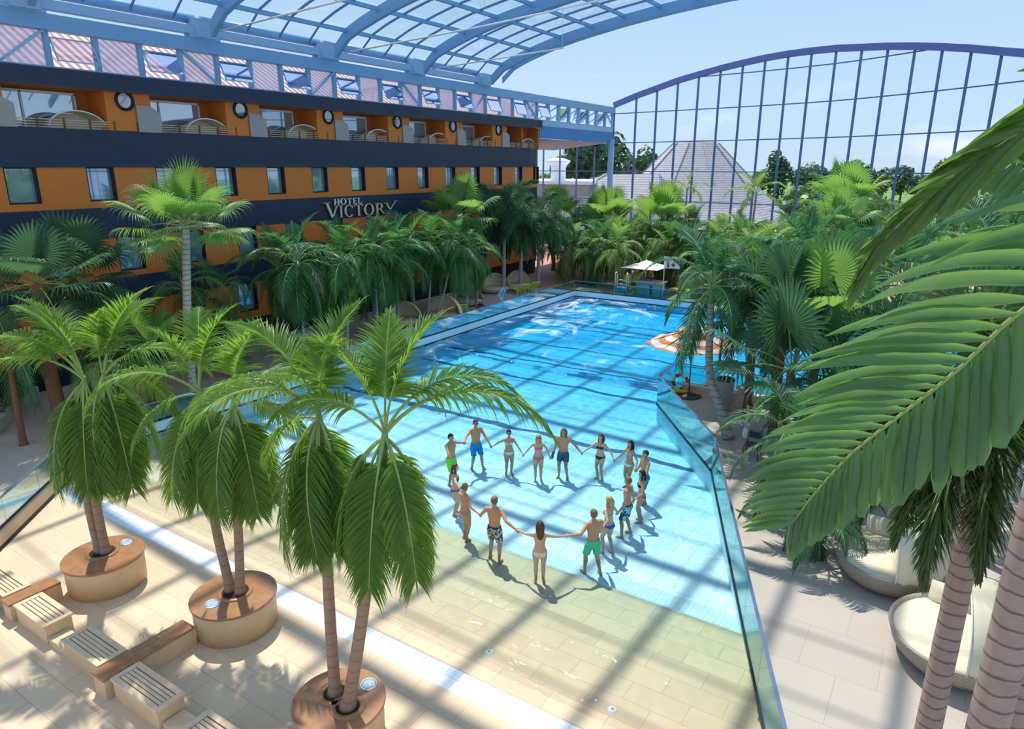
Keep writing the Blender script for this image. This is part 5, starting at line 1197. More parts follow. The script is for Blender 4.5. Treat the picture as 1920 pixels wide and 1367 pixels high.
for i, (x, y, z) in enumerate(((2.9, 13.0, 3.2), (3.4, 10.6, 3.8), (2.4, 19.5, 3.0), (4.8, 15.5, 3.8))):
    palm('foxtail_palm', 'olive plume palm behind the ringed trunks at the right edge, %s in distance' % ORD[i], [(x, y, .15), (x, y, z*.5), (x, y, z)], .15, .11, 'trunk_grey', PLU['olive'], auto(11, (('arch', 3), ('out', 3), ('hang', 3)), 260+i, .9, 1.1), group='plume palms at the right edge', shaft=('shaft', .6, .11))
# --- broad-leaved palm close to the camera on the right
def bigfrond(par, pts, na, nb, da, db, la, lb_, wa, wb, seed, dra, drb, t0=.0, ta=.10, tb=.75, lm='leaf_big'):
    rnd = random.Random(seed); P = [Vector(p) for p in pts]
    def at(t):
        f = t*(len(P)-1); i = min(len(P)-2, int(f)); u = f-i; p0, p1, p2, p3 = P[max(0, i-1)], P[i], P[i+1], P[min(len(P)-1, i+2)]
        q = .5*((2*p1)+(p2-p0)*u+(2*p0-5*p1+4*p2-p3)*u*u+(3*p1-p0-3*p2+p3)*u**3)
        return q, (p2-p1).normalized()
    b = MB()
    for bl, n, dd, ll, ww, dr in ((False, na, da, la, wa, dra), (True, nb, db, lb_, wb, drb)):
        for i in range(n):
            t = t0+(1-t0)*(i+.5)/n; q, T = at(t); u = t
            d = Vector(dd)+T*lerp(ta, tb, u**1.6)+Vector((rnd.uniform(-.06, .06), rnd.uniform(-.06, .06), rnd.uniform(-.05, .05)))
            ln = ll*(1-.68*u**1.7)*rnd.uniform(.92, 1.06)
            big_leaflet(b, q, d, T, ln, ww*(1-.35*u)*rnd.uniform(.9, 1.1), dr*rnd.uniform(.75, 1.25), rnd, 9, bl)
    b.tube([at(i/20)[0] for i in range(21)], [lerp(.016, .005, i/20) for i in range(21)], 6, 1)
    o = b.build('frond', [lm, 'rachis'], par, True); return o
def big_leaflet(b, p, d, w, ln, wd, droop, rnd, seg=9, blunt=False):
    d = d.normalized(); q = Vector(p); rows = []
    prof = (.22, .62, .9, 1.0, 1.0, .95, .84, .66, .40, .05)
    if blunt: prof = (.25, .6, .85, .98, 1.0, 1.0, .98, .92, .78, .42)
    tw = rnd.uniform(-.55, .45)
    for i in range(seg+1):
        ww = (w-d*w.dot(d)).normalized(); nn = d.cross(ww)
        ww = (ww*math.cos(tw*i/seg)+nn*math.sin(tw*i/seg)); nn = d.cross(ww); h = wd*prof[i]*.5
        rp = .16*h*math.sin(i*1.5+tw*11); row = []
        for c_ in range(9):
            e_ = -1+c_/4; lift = .50*e_*e_-.30*(1-abs(e_))+(.07 if c_ % 2 else -.03)
            row.append(q+ww*h*e_+nn*(h*lift+rp*e_*e_*(1 if e_ < 0 else -1)))
        rows.append(row)
        d = (d+Vector((0, 0, -droop/seg*(.35+1.5*i/seg)))).normalized(); q = q+d*ln/seg
    b.strip([[tuple(x) for x in r] for r in rows])
t = thing('broad_leaved_palm', 'palm whose huge broad-leaved fronds reach in from the right, close to the camera', 'palm tree', (1.75, 3.3, .15))
trunk(t, [(1.75, 3.3, .15), (1.72, 3.3, 4), (1.68, 3.35, 7.6), (1.66, 3.36, 8.4)], .17, .13, 'trunk_big')
b = MB(); b.tube([(1.66, 3.36, 8.38), (1.62, 3.38, 8.8), (1.5, 3.4, 9.3)], [.14, .13, .07], 10); b.build('crownshaft', 'shaft', t, True)
LFT = Vector((-.84, -.54, 0)); FWD = Vector((-.54, .84, 0))
bigfrond(t, [(1.52, 3.42, 9.25), (1.1, 3.46, 9.62), (.64, 3.54, 9.42), (.28, 3.59, 9.01), (.1, 3.64, 8.71), (-.08, 3.68, 8.46), (-.29, 3.72, 8.17), (-.44, 3.76, 7.89), (-.55, 3.79, 7.64)], 33, 29,
         LFT*.98+UP*.16+FWD*.18, -UP*.95-LFT*.02-FWD*.25,   .88, .66, .098, .125, 5, .65, .30, .20, .0, .30)
bigfrond(t, [(1.55, 3.4, 9.3), (1.1, 4.1, 10.0), (.5, 4.55, 10.03), (.21, 4.64, 9.79), (0, 4.75, 9.61), (-.23, 4.89, 9.36), (-.41, 4.96, 9.12), (-.51, 5.02, 8.86)], 30, 30,
         LFT*.16+UP*.34-FWD*.1, -UP*.30+LFT*.02+FWD*.05, .50, .66, .085, .095, 6, .6, .5, .15, 1.0, 1.0, 'leaf_big_lime')
bigfrond(t, [(1.5, 3.5, 9.35), (1.3, 4.2, 9.75), (.59, 4.96, 9.50), (.44, 5.18, 9.56), (.27, 5.39, 9.62), (.11, 5.6, 9.62), (-.06, 5.8, 9.56)], 22, 18,
         LFT*.45+UP*.75, LFT*.2-UP*.6, .42, .40, .10, .09, 7, .9, .5, .3, .2, .6)
bigfrond(t, [(1.6, 3.3, 9.3), (2.1, 2.9, 9.8), (2.7, 2.5, 9.9), (3.3, 2.2, 9.5), (3.6, 2.0, 8.9)], 30, 30, (.3, -.8, .3), (.2, .8, .1), .9, .9, .1, .1, 8, .8, .8, .1)

for i, (x, y, z, s, lb) in enumerate(((2.9, 14.3, 8.7, 1.15, 'tall dark feather palm reaching in at the right edge behind the twisted frond'), (1.7, 18.9, 7.6, 1.2, 'dark feather palm behind the upper leaflets of the big frond'), (1.0, 21.6, 6.4, 1.2, 'dark feather palm filling the gap behind the tips of the big frond'))):
    palm('feather_palm', lb, [(x, y, .15), (x+.1, y, z*.5), (x, y, z)], .15, .10, 'trunk_grey', FEA['right'], auto(15, (('up', 2), ('arch', 6), ('out', 5), ('hang', 2)), 300+i, s*.9, s*1.1), shaft=('shaft', .6, .1))
# ------------------------------------------------------------------ people: a ring of bathers holding hands
def ellip(b, c, r, n=12, m=8, R3=None):
    c = Vector(c); rows = []
    for i in range(m+1):
        a = -PI/2+PI*i/m; row = []
        for j in range(n):
            p = Vector((r[0]*math.cos(a)*math.cos(2*PI*j/n), r[1]*math.cos(a)*math.sin(2*PI*j/n), r[2]*math.sin(a)))
            row.append(tuple(c+(R3 @ p if R3 else p)))
        rows.append(row)
    rows[0] = [(x*.02+rows[0][0][0]*.98, y*.02+rows[0][0][1]*.98, z) for x, y, z in rows[0]]
    b.strip(rows, closed=True); k = len(b.v); tot = (m+1)*n
    b.f.append(list(range(k-tot+n-1, k-tot-1, -1))); b.m.append(0); b.f.append(list(range(k-n, k))); b.m.append(0)
def loft(b, rings, n=20):
    rows = [[(x+rx*math.cos(2*PI*j/n), y+ry*math.sin(2*PI*j/n), z) for j in range(n)] for x, y, z, rx, ry in rings]
    b.strip(rows, closed=True); k = len(b.v)
    b.f.append(list(range(k-len(rows)*n+n-1, k-len(rows)*n-1, -1))); b.m.append(0); b.f.append(list(range(k-n, k))); b.m.append(0)
def ik(sh, tgt, l1, l2, bend):
    d = tgt-sh; D = min(d.length, (l1+l2)*.997); u = d.normalized(); a = (l1*l1-l2*l2+D*D)/(2*D); h = math.sqrt(max(0, l1*l1-a*a))
    bd = (bend-u*bend.dot(u)).normalized(); return sh+u*a+bd*h, sh+u*D
def hand(b, wrist, d, palm, thumb, s=1.0):
    """palm, four unequal curled fingers and a thumb leaving the side of the palm"""
    d = d.normalized(); palm = (palm-d*palm.dot(d)).normalized(); side = d.cross(palm)
    if side.dot(thumb) < 0: side = -side
    R3 = Matrix((side, palm, d)).transposed(); c = wrist+d*.045
    ellip(b, c, (.040*s, .019*s, .055*s), 10, 6, R3)
    for k_, (o, ln) in enumerate(((.029, .066), (.010, .076), (-.010, .071), (-.028, .055))):
        p = c+d*.038+side*o; dd = d.copy(); pts = [p-d*.02, p]
        for j in range(3):
            a = (.35, .75, .8)[j]; dd = (dd*math.cos(a)+palm*math.sin(a)).normalized(); p = p+dd*ln*(.42, .33, .25)[j]; pts.append(p)
        b.tube(pts, [.0105, .0105, .0098, .009, .0075], 6)
    p = c-d*.015+side*.030; dd = (side*.75+d*.65).normalized(); pts = [p-dd*.01, p+dd*.032]
    dd = (dd*.7+palm*.55+d*.3).normalized(); pts.append(pts[-1]+dd*.03); pts.append(pts[-1]+(dd+palm*.5).normalized()*.022); b.tube(pts, [.0125, .0115, .0105, .008], 6)
def body(fem, hl, hr, stance, lean=0.0, yaw=0.0):
    """hl, hr: left and right hand targets in the body's own frame (facing +Y, feet at z 0, 1.75 tall)"""
    b = MB()
    if fem: rg = [(.79,.07,.07),(.83,.160,.112),(.89,.190,.126),(.95,.182,.120),(1.02,.150,.104),(1.09,.134,.096),(1.17,.132,.093),(1.25,.148,.102),(1.33,.155,.100),(1.39,.160,.088),(1.43,.125,.075),(1.46,.07,.062)]; sw, hp = .168, .092
    else: rg = [(.79,.07,.07),(.84,.148,.105),(.90,.162,.112),(.97,.155,.106),(1.05,.148,.100),(1.12,.150,.100),(1.20,.163,.108),(1.28,.180,.116),(1.36,.190,.114),(1.42,.192,.098),(1.46,.15,.082),(1.49,.075,.068)]; sw, hp = .196, .088
    zs = .02 if not fem else 0
    loft(b, [(0, -.004+.012*math.sin((z-.8)*5), z, rx, ry) for z, rx, ry in rg])
    if fem:
        for s in (-1, 1): ellip(b, (s*.070, .082, 1.265), (.060, .052, .056))
        for s in (-1, 1): ellip(b, (s*.072, -.070, .875), (.085, .070, .085))
    else:
        for s in (-1, 1): ellip(b, (s*.075, -.055, .885), (.078, .068, .085)); ellip(b, (s*.082, .066, 1.325), (.085, .046, .060))
    sz = 1.405 if not fem else 1.375
    # neck and head
    b.tube([(0, -.012, 1.42), (0, .002, 1.49), (0, .016, 1.56)], [.066, .052, .053] if not fem else [.056, .044, .046], 12)
    cy, sy_ = math.cos(yaw), math.sin(yaw)
    H = Matrix(((cy, -sy_, 0), (sy_, cy, 0), (0, 0, 1)))
    hc = Vector((0, .022, 1.645))
    def hp_(x, y, z): return hc+H @ Vector((x, y, z))
    ellip(b, hp_(0, -.008, .022), (.080, .098, .097), 16, 10, H); ellip(b, hp_(0, .022, -.042), (.062, .068, .074), 14, 8, H); ellip(b, hp_(0, .052, -.083), (.030, .030, .026), 10, 6, H)
    ellip(b, hp_(0, .090, -.018), (.013, .017, .024), 8, 6, H)
    for s in (-1, 1): ellip(b, hp_(s*.077, -.002, -.012), (.010, .020, .030), 8, 6, H)
    # arms
    for s, tg in ((-1, hl), (1, hr)):
        sh = Vector((s*sw, -.005, sz)); el, wr = ik(sh, Vector(tg), .30, .275, Vector((s*.25, -.8, -.35)))
        k_ = .9 if fem else 1.12
        ellip(b, sh, (.060*k_, .056*k_, .060*k_))
        up = [sh.lerp(el, t) for t in (0, .3, .65, 1)]; lo = [el.lerp(wr, t) for t in (0, .25, .6, 1)]
        b.tube([Vector((s*sw*.55, -.005, sz+.02)), sh], [.062*k_, .056*k_], 10)
        b.tube(up+lo[1:], [.052*k_, .050*k_, .044*k_, .038*k_, .041*k_, .033*k_, .025*k_], 10)
        hand(b, wr, (wr-el), Vector((0, .5, -.6)) if True else 0, Vector((0, 1, .2)), .9 if fem else 1.0)
    # legs
    for s, (fx, fy, kb) in ((-1, stance[0]), (1, stance[1])):
        hipj = Vector((s*hp, 0, .89)); an = Vector((s*hp*1.02+fx, fy-.02, .085)); kn, an = ik(hipj, an, .415, .415, Vector((s*.05, 1, 0)))
        th = [hipj.lerp(kn, t) for t in (0, .3, .7, 1)]; ca = [kn.lerp(an, t) for t in (0, .3, .7, 1)]
        ca[1] = ca[1]+Vector((0, -.012, 0)); f_ = 1.12 if fem else 1.05
        b.tube(th+ca[1:], [.092*f_, .088*f_, .068*f_, .056, .058, .043, .036], 12)
        o = an+Vector((s*.012, 0, 0))
        b.tube([o+Vector((0, -.055, -.045)), o+Vector((0, -.01, -.035)), o+Vector((s*.008, .06, -.047)), o+Vector((s*.014, .13, -.060)), o+Vector((s*.016, .175, -.066))], [.030, .040, .036, .028, .014], 10)
        ellip(b, o+Vector((s*.016, .12, -.062)), (.042, .055, .020))
    return b, hc, H
MOD = {}
def skinmat(nm, col):
    k = NT(nm); v = k.coords(); c = k.mixc(k.noise(v, 5, 3), tuple(x*.88 for x in col), tuple(min(1, x*1.1) for x in col))
    b = k.n('ShaderNodeBsdfPrincipled'); k.l(c, b.inputs['Base Color']); b.inputs['Roughness'].default_value = .5; b.inputs['Specular IOR Level'].default_value = .35
    b.inputs['Subsurface Weight'].default_value = 0
    return k.done(b.outputs[0])
SKIN = [skinmat('tanned_skin_%s' % n, c) for n, c in (('warm', (.56, .29, .165)), ('light', (.66, .38, .25)), ('deep', (.46, .22, .12)))]
HAIR = {n: plain(n+'_hair', c, .5, 0, .25, 14, .3) for n, c in (('brown', (.10, .045, .025)), ('dark', (.03, .018, .014)), ('blonde', (.55, .36, .14)), ('light_brown', (.24, .13, .06)))}
CLO = {}
def cloth(nm, c, c2=None, sc=22):
    if nm not in CLO:
        if c2 is None: CLO[nm] = plain(nm, c, .7, 0, .1, 6)
        else:
            k = NT(nm); v = k.coords(); n = k.noise(v, sc, 4, .7)
            CLO[nm] = k.done(k.prin(k.mixc(k.ramp(n, [(0, 0), (.47, 0), (.53, 1), (1, 1)]), c, c2), .7))
    return CLO[nm]
def remesh(mb, voxel=.0105):
    me = mb.mesh('body', 'white'); me.materials.clear()
    o = bpy.data.objects.new('body', me); COL.objects.link(o)
    m = o.modifiers.new('r', 'REMESH'); m.mode = 'VOXEL'; m.voxel_size = voxel; m.use_smooth_shade = True
    s = o.modifiers.new('s', 'SMOOTH'); s.factor = .5; s.iterations = 3
    bpy.context.view_layer.update(); dg = bpy.context.evaluated_depsgraph_get()
    out = bpy.data.meshes.new_from_object(o.evaluated_get(dg)); bpy.data.objects.remove(o); bpy.data.meshes.remove(me); return out
def shell(me, pred, off, extra=None):
    """the part of the body surface where pred holds, lifted outward: fitted clothing or hair"""
    n = [v.normal.copy() for v in me.vertices]; ok = [pred(v.co) for v in me.vertices]; mp = {}; b = MB()
    for p in me.polygons:
        if all(ok[i] for i in p.vertices):
            f = []
            for i in p.vertices:
                if i not in mp:
                    q = me.vertices[i].co; o_ = off(q) if callable(off) else off; mp[i] = len(b.v); b.v.append(tuple(q+n[i]*o_))
                f.append(mp[i])
            b.f.append(f); b.m.append(0)
    return b
def person(label, pos, h, face, fem, hands, skin, hair, wear, stance=((0, 0, 0), (0, 0, 0)), long_=None, bun=False, shades=False, yaw=0.0):
    x, y = pos; s = h/1.75; z0 = (zf(y)+.004 if x < -5.3 else .152)
    t = thing('person', label, 'person', (x, y, z0), 'ring of bathers' if x < -5.3 else None); t.rotation_euler[2] = face-PI/2; t.scale = (s, s, s)
    Ri = Matrix.Rotation(-(face-PI/2), 3, 'Z')
    def loc(w): return (Ri @ (Vector(w)-Vector((x, y, z0))))/s
    mb, hc, Hm = body(fem, loc(hands[0]), loc(hands[1]), stance, 0, yaw)
    me = remesh(mb); me.materials.append(SKIN[skin]); me.polygons.foreach_set('use_smooth', [True]*len(me.polygons))
    link('body', me, t)
    Hi = Hm.transposed()
    def hl(co): return Hi @ (co-hc)
    def add(mb_, nm, m, lb=None):
        if not mb_.f: return
        o = link(nm, mb_.mesh(nm, m, (0, 0, 0), True), t)
        if lb: o['label'] = lb
    # hair
    def ph(co):
        q = hl(co)
        if co.z < 1.53: return False
        if q.length > .17: return False
        if q.y > .045: return q.z > .062+.15*(q.y-.045)
        if q.y > -.01: return q.z > .035 and abs(q.x) < .12 or q.z > .03
        return q.z > (-.075 if fem else -.06)
    hb = shell(me, ph, lambda q: .013 if not fem else .017)
    if long_:
        rows = []
        for i in range(9):
            u = i/8; zz = lerp(.05, -long_, u); wd = lerp(.082, .10, math.sin(PI*min(1, u*1.1))*.8) * (1 if u < .8 else lerp(1, .55, (u-.8)/.2)); yy = -.085-.035*min(1, u*3)
            ring = []
            for j in range(14):
                a = 2*PI*j/14; ring.append(tuple(hc+Hm @ Vector((wd*math.cos(a)*(1+.05*math.sin(7*a)), yy+.035*math.sin(a)+.02*(1-abs(math.cos(a))), zz))))
            rows.append(ring)
        hb.strip(rows, closed=True); k_ = len(hb.v); hb.f.append(list(range(k_-14, k_))); hb.m.append(0)
        for sd in (-1, 1):
            hb.tube([hc+Hm @ Vector((sd*.074, -.01, .05)), hc+Hm @ Vector((sd*.088, -.01, -.03)), hc+Hm @ Vector((sd*.085, .0, -min(long_, .16))), hc+Hm @ Vector((sd*.085, .03, -min(long_, .26)))], [.02, .026, .026, .010], 8)
    if bun: ellip(hb, hc+Hm @ Vector((0, -.125, .035)), (.042, .04, .042))
    add(hb, 'hair', HAIR[hair])
    # face
    for sd in (-1, 1):
        e = MB(); ellip(e, hc+Hm @ Vector((sd*.030, .079, .008)), (.0115, .008, .0075), 10, 6, Hm); add(e, 'eye', M['darkgrey'])
    e = MB(); ellip(e, hc+Hm @ Vector((0, .083, -.058)), (.022, .010, .0065), 10, 6, Hm); add(e, 'mouth', cloth('lips', (.42, .12, .10)))
    if shades:
        e = MB()
        for sd in (-1, 1): ellip(e, hc+Hm @ Vector((sd*.031, .088, .010)), (.027, .009, .019), 12, 6, Hm)
        e.tube([hc+Hm @ Vector((-.078, .0, .016)), hc+Hm @ Vector((-.06, .075, .016)), hc+Hm @ Vector((0, .096, .014)), hc+Hm @ Vector((.06, .075, .016)), hc+Hm @ Vector((.078, .0, .016))], .004, 6); add(e, 'sunglasses', M['black'])
    for kind, m in wear:
        if kind == 'shorts': add(shell(me, lambda q: .545 < q.z < .985 and abs(q.x) < .34, lambda q: .016+.05*max(0, .80-q.z)), 'swim_shorts', m)
        elif kind == 'short_shorts': add(shell(me, lambda q: .64 < q.z < .975 and abs(q.x) < .34, lambda q: .014+.05*max(0, .82-q.z)), 'swim_shorts', m)
        elif kind == 'waistband': add(shell(me, lambda q: .945 < q.z < .99 and abs(q.x) < .28, .021), 'waistband', m)
        elif kind == 'bottom': add(shell(me, lambda q: .775 < q.z < .945 and abs(q.x) < .25 and q.z > .80+max(0, abs(q.x)-.045)*.75, .007), 'bikini_bottom', m)
        elif kind == 'top': add(shell(me, lambda q: abs(q.x) < .175 and ((1.215 < q.z < 1.315 and q.y > .035 and q.z < 1.335-abs(abs(q.x)-.07)*.5) or (1.235 < q.z < 1.262)), .007), 'bikini_top', m)
        elif kind == 'bandeau': add(shell(me, lambda q: abs(q.x) < .175 and 1.215 < q.z < 1.315 and (q.y > -.02 or 1.235 < q.z < 1.275), .008), 'bikini_top', m)
        elif kind == 'shirt': add(shell(me, lambda q: .90 < q.z < 1.45 and abs(q.x) < .235, .016), 'shirt', m)
        elif kind == 'strap':
            e = MB()
            for sd in (-1, 1): e.tube([(sd*.065, .118, 1.31), (sd*.055, .085, 1.40), (sd*.048, .02, 1.455), (0, -.055, 1.455)], .006, 6)
            add(e, 'neck_strap', m)
    return t
ZF = {}
P_ = [ # key, x, y, height, female
 ('W1', -7.37, 12.67, 1.66, 1), ('M1', -8.86, 12.90, 1.82, 0), ('W2', -10.14, 13.36, 1.68, 1), ('W3', -11.45, 14.62, 1.66, 1), ('M2', -12.90, 16.30, 1.82, 0), ('M3', -13.04, 17.88, 1.85, 0),
 ('W4', -11.84, 18.15, 1.66, 1), ('W5', -10.75, 18.30, 1.68, 1), ('M4', -10.15, 18.95, 1.82, 0), ('W6', -9.06, 19.57, 1.66, 1), ('W7', -7.97, 19.49, 1.70, 1), ('M5', -7.13, 18.73, 1.80, 0),
 ('W8', -6.74, 17.53, 1.68, 1), ('M6', -6.72, 16.45, 1.83, 0), ('W9', -6.72, 15.20, 1.70, 1), ('M7', -6.58, 13.98, 1.82, 0)]
CEN = Vector((-9.6, 16.1)); NP = len(P_); GR = []
for i in range(NP):
    a, c = P_[i], P_[(i+1) % NP]; pa, pc = Vector(a[1:3]), Vector(c[1:3]); mid = (pa+pc)/2; D = (pa-pc).length
    sp = max(.05, D/2-.2); zz = []
    for q in (a, c): s = q[3]/1.75; zz.append(zf(q[2])+1.40*s-math.sqrt(max(.18**2, (.60*s)**2-sp*sp)))
    GR.append((mid, sum(zz)/2, (pc-pa).normalized()))
faces = {}
def fc(i):
    p = Vector(P_[i][1:3]); d = CEN-p; return math.atan2(d.y, d.x)
DET = {
 'W1': ('woman seen from behind with long brown hair, cream bikini, nearest the camera', 1, 'brown', [('bottom', cloth('cream_bikini', (.75, .68, .55))), ('top', cloth('cream_bikini', (.75, .68, .55)))], ((.0, 0, 0), (0, 0, 0)), .33, False, False),
 'M1': ('man seen from behind in black and white patterned swim shorts', 0, 'light_brown', [('shorts', cloth('black_white_print', (.015, .015, .02), (.55, .55, .53), 16)), ('waistband', cloth('black_band', (.01, .01, .015)))], ((-.06, .10, 0), (.06, -.06, 0)), None, False, False),
 'W2': ('woman with hair in a bun, coral and grey bikini, back left of the ring', 0, 'light_brown', [('bottom', cloth('grey_coral_bikini', (.22, .24, .28), (.85, .22, .20), 9)), ('top', cloth('coral_bikini', (.85, .25, .14)))], ((0, .06, 0), (0, -.05, 0)), None, True, False),
 'W3': ('woman with brown hair half hidden behind the palm fronds, dark bikini', 1, 'brown', [('bottom', cloth('slate_bikini', (.08, .10, .14))), ('top', cloth('slate_bikini', (.08, .10, .14)))], ((0, .05, 0), (0, -.04, 0)), .20, False, False),
 'M2': ('man in bright lime green swim shorts at the left of the ring', 0, 'dark', [('shorts', cloth('lime_shorts', (.16, .80, .05)))], ((0, 0, 0), (0, 0, 0)), None, False, False),
 'M3': ('tall man in bright blue swim shorts at the far left of the ring', 0, 'dark', [('shorts', cloth('bright_blue_shorts', (.01, .22, .62)))], ((-.14, .05, 0), (.05, -.02, 0)), None, False, True),
 'W4': ('woman in a white and blue bandeau bikini beside the man in blue shorts', 0, 'dark', [('bottom', cloth('aqua_bikini', (.45, .75, .82))), ('bandeau', cloth('white_blue_print', (.75, .85, .9), (.10, .35, .55), 20))], ((0, 0, 0), (0, 0, 0)), None, False, True),
 'W5': ('blonde woman in a bright pink bikini', 1, 'blonde', [('bottom', cloth('pink_bikini_bottom', (.75, .12, .22))), ('top', cloth('pink_bikini', (.95, .10, .32)))], ((0, 0, 0), (0, 0, 0)), .24, False, True),
 'M4': ('man with long light hair and dark teal swim shorts', 0, 'light_brown', [('short_shorts', cloth('dark_teal_shorts', (.02, .10, .17)))], ((-.05, 0, 0), (.05, 0, 0)), .20, False, False),
 'W6': ('woman with long brown hair in a black halter bikini at the far side', 1, 'brown', [('bottom', cloth('black_bikini', (.02, .022, .03))), ('top', cloth('black_bikini', (.02, .022, .03))), ('strap', cloth('black_bikini', (.02, .022, .03)))], ((0, 0, 0), (0, 0, 0)), .26, False, False),
 'W7': ('woman with long dark hair in a pale bikini at the far right of the ring', 0, 'dark', [('bottom', cloth('pale_aqua_bikini', (.50, .75, .78))), ('top', cloth('pale_print_bikini', (.75, .78, .8), (.08, .12, .2), 16))], ((0, 0, 0), (0, 0, 0)), .30, False, False),
 'M5': ('dark haired man in blue swim shorts behind the dark haired woman at right', 0, 'dark', [('shorts', cloth('mid_blue_shorts', (.02, .25, .55)))], ((0, 0, 0), (0, 0, 0)), None, False, False),
 'W8': ('woman with dark hair and dark patterned bikini between two men at right', 0, 'dark', [('bottom', cloth('dark_print_bikini', (.03, .03, .05), (.45, .35, .4), 24)), ('top', cloth('black_bikini', (.02, .022, .03)))], ((0, .03, 0), (0, -.03, 0)), .22, False, False),
 'M6': ('man in navy and light blue patterned swim shorts at the right of the ring', 0, 'light_brown', [('shorts', cloth('navy_aqua_print', (.012, .03, .09), (.25, .62, .72), 7)), ('waistband', cloth('navy_band', (.01, .02, .06)))], ((-.10, .08, 0), (.06, -.06, 0)), None, False, False),
 'W9': ('blonde woman with tied hair in a royal blue bikini', 1, 'blonde', [('bottom', cloth('royal_blue_bikini', (.02, .10, .55))), ('top', cloth('royal_blue_bikini', (.02, .10, .55)))], ((0, .10, 0), (0, -.08, 0)), .18, False, False),
 'M7': ('man seen from behind in mint green swim shorts', 0, 'light_brown', [('shorts', cloth('mint_shorts', (.07, .58, .30)))], ((-.06, .12, 0), (.08, -.08, 0)), None, False, False)}
for i, (key, x, y, h, fem) in enumerate(P_):
    lb, sk, hr, wear, st, lg, bn, sg = DET[key]
    nx, pv = GR[i], GR[i-1]
    # the left hand takes the next bather's right hand; each wrist stops short of the clasp
    s = h/1.75
    L = Vector((*(nx[0]-nx[2]*.055), nx[1]+.03)); Rr = Vector((*(pv[0]+pv[2]*.055), pv[1]+.03))
    person(lb, (x, y), h, fc(i), fem, (L, Rr), sk, hr, wear, st, lg, bn, sg)

person('person in a pale pink shirt standing by the dark chair behind the low palm', (-5.05, 22.75), 1.72, R(200), 1, ((-5.35, 22.98, .95), (-4.98, 22.50, .95)), 1, 'brown', [('shorts', cloth('white_shorts', (.75, .72, .70))), ('shirt', cloth('pale_pink_shirt', (.80, .52, .50)))], ((0, 0, 0), (0, 0, 0)), .18)
# ------------------------------------------------------------------ camera, sun, added fill, sky
cam = bpy.data.cameras.new('camera'); co = bpy.data.objects.new('camera', cam); COL.objects.link(co)
cam.sensor_width = 36; cam.sensor_fit = 'HORIZONTAL'; cam.lens = 36*1280/1920; cam.clip_end = 2000; cam.clip_start = .1
co.location = (0, 0, 9.6)
co.rotation_euler = (PI/2-math.atan(371.5/1280), 0, R(32.83))
SC.camera = co
sun = bpy.data.lights.new('sun', 'SUN'); so = bpy.data.objects.new('sun', sun); COL.objects.link(so)
sun.energy = 4.3; sun.angle = R(.9); sun.color = (1, .955, .87)
el = R(61.0); d = Vector((-.80*math.cos(el), .60*math.cos(el), math.sin(el)))
so.rotation_euler = d.to_track_quat('Z', 'Y').to_euler(); so.location = (-20, 20, 40)
fl_ = bpy.data.lights.new('fill_sun', 'SUN'); fo_ = bpy.data.objects.new('fill_sun', fl_); COL.objects.link(fo_)  # added soft fill from the camera side, not a source in the hall
fl_.energy = .6; fl_.angle = R(150); fl_.color = (.97, .98, 1.0)
fo_.rotation_euler = Vector((.45, -.25, .85)).to_track_quat('Z', 'Y').to_euler(); fo_.location = (10, 0, 40)
w = bpy.data.worlds.new('sky'); SC.world = w; w.use_nodes = True
t = w.node_tree; t.nodes.clear()
tc = t.nodes.new('ShaderNodeTexCoord'); sp = t.nodes.new('ShaderNodeSeparateXYZ'); t.links.new(tc.outputs['Generated'], sp.inputs[0])
rp = t.nodes.new('ShaderNodeValToRGB'); e = rp.color_ramp.elements
while len(e) < 6: e.new(.5)
for i, (p, c) in enumerate(((0, (.30, .33, .30)), (.49, (.50, .59, .69)), (.53, (.45, .60, .73)), (.60, (.35, .53, .72)), (.70, (.26, .42, .67)), (1, (.16, .31, .60)))):
    e[i].position = p; e[i].color = (*c, 1)
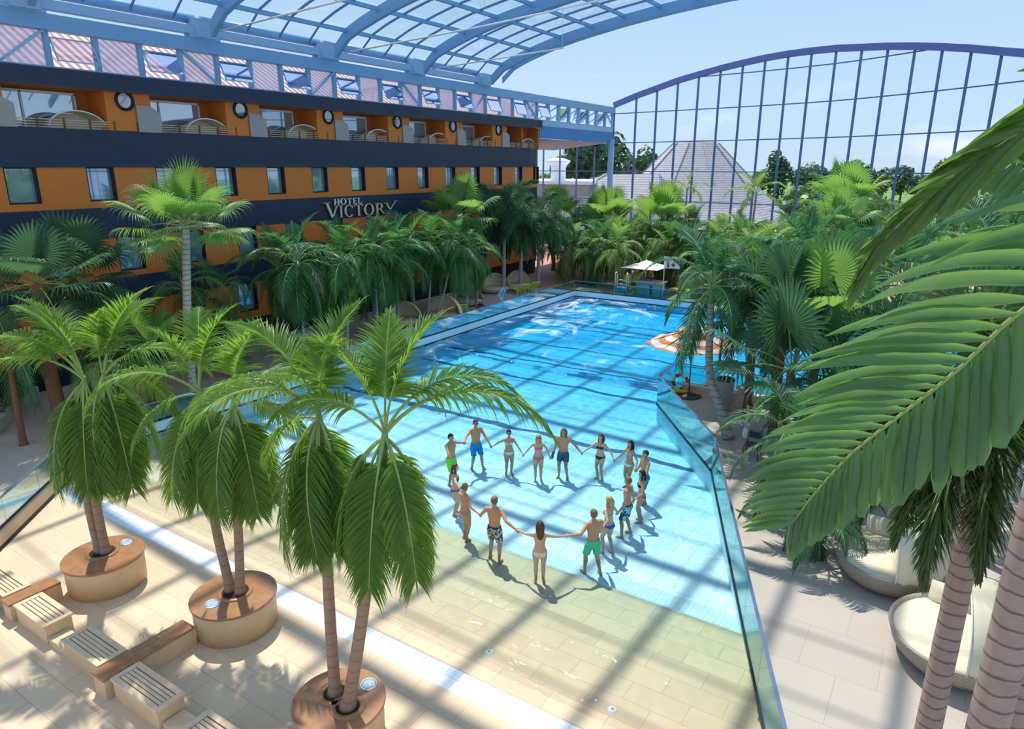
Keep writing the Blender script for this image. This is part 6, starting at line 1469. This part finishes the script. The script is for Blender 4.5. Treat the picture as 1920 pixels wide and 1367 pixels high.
mr = t.nodes.new('ShaderNodeMath'); mr.operation = 'MULTIPLY_ADD'; mr.inputs[1].default_value = .5; mr.inputs[2].default_value = .5
t.links.new(sp.outputs[2], mr.inputs[0]); t.links.new(mr.outputs[0], rp.inputs[0])
# thin fair-weather cloud low over the trees
ns = t.nodes.new('ShaderNodeTexNoise'); ns.inputs['Scale'].default_value = 5; ns.inputs['Detail'].default_value = 6
mp = t.nodes.new('ShaderNodeMapping'); mp.inputs['Scale'].default_value = (1, 1, 3.2); t.links.new(tc.outputs['Generated'], mp.inputs[0]); t.links.new(mp.outputs[0], ns.inputs['Vector'])
r2 = t.nodes.new('ShaderNodeValToRGB'); r2.color_ramp.elements[0].position = .56; r2.color_ramp.elements[1].position = .72; t.links.new(ns.outputs['Fac'], r2.inputs[0])
lo = t.nodes.new('ShaderNodeMapRange'); lo.inputs[1].default_value = .0; lo.inputs[2].default_value = .22; lo.inputs[3].default_value = .55; lo.inputs[4].default_value = 0
t.links.new(sp.outputs[2], lo.inputs[0])
mu = t.nodes.new('ShaderNodeMath'); mu.operation = 'MULTIPLY'; t.links.new(r2.outputs[0], mu.inputs[0]); t.links.new(lo.outputs[0], mu.inputs[1])
mx = t.nodes.new('ShaderNodeMix'); mx.data_type = 'RGBA'; t.links.new(mu.outputs[0], mx.inputs[0]); t.links.new(rp.outputs[0], mx.inputs[6]); mx.inputs[7].default_value = (.95, .93, .95, 1)
bg = t.nodes.new('ShaderNodeBackground'); bg.inputs[1].default_value = 1.2; t.links.new(mx.outputs[2], bg.inputs[0])
wo = t.nodes.new('ShaderNodeOutputWorld'); t.links.new(bg.outputs[0], wo.inputs[0])
SC.view_settings.view_transform = 'Standard'; SC.view_settings.look = 'None'; SC.view_settings.exposure = 0.17
SC.cycles.max_bounces = 8; SC.cycles.transparent_max_bounces = 24; SC.cycles.diffuse_bounces = 3; SC.cycles.glossy_bounces = 3
SC.cycles.use_denoising = True
SC.cycles.caustics_reflective = False; SC.cycles.caustics_refractive = False
SC.cycles.sample_clamp_indirect = 6
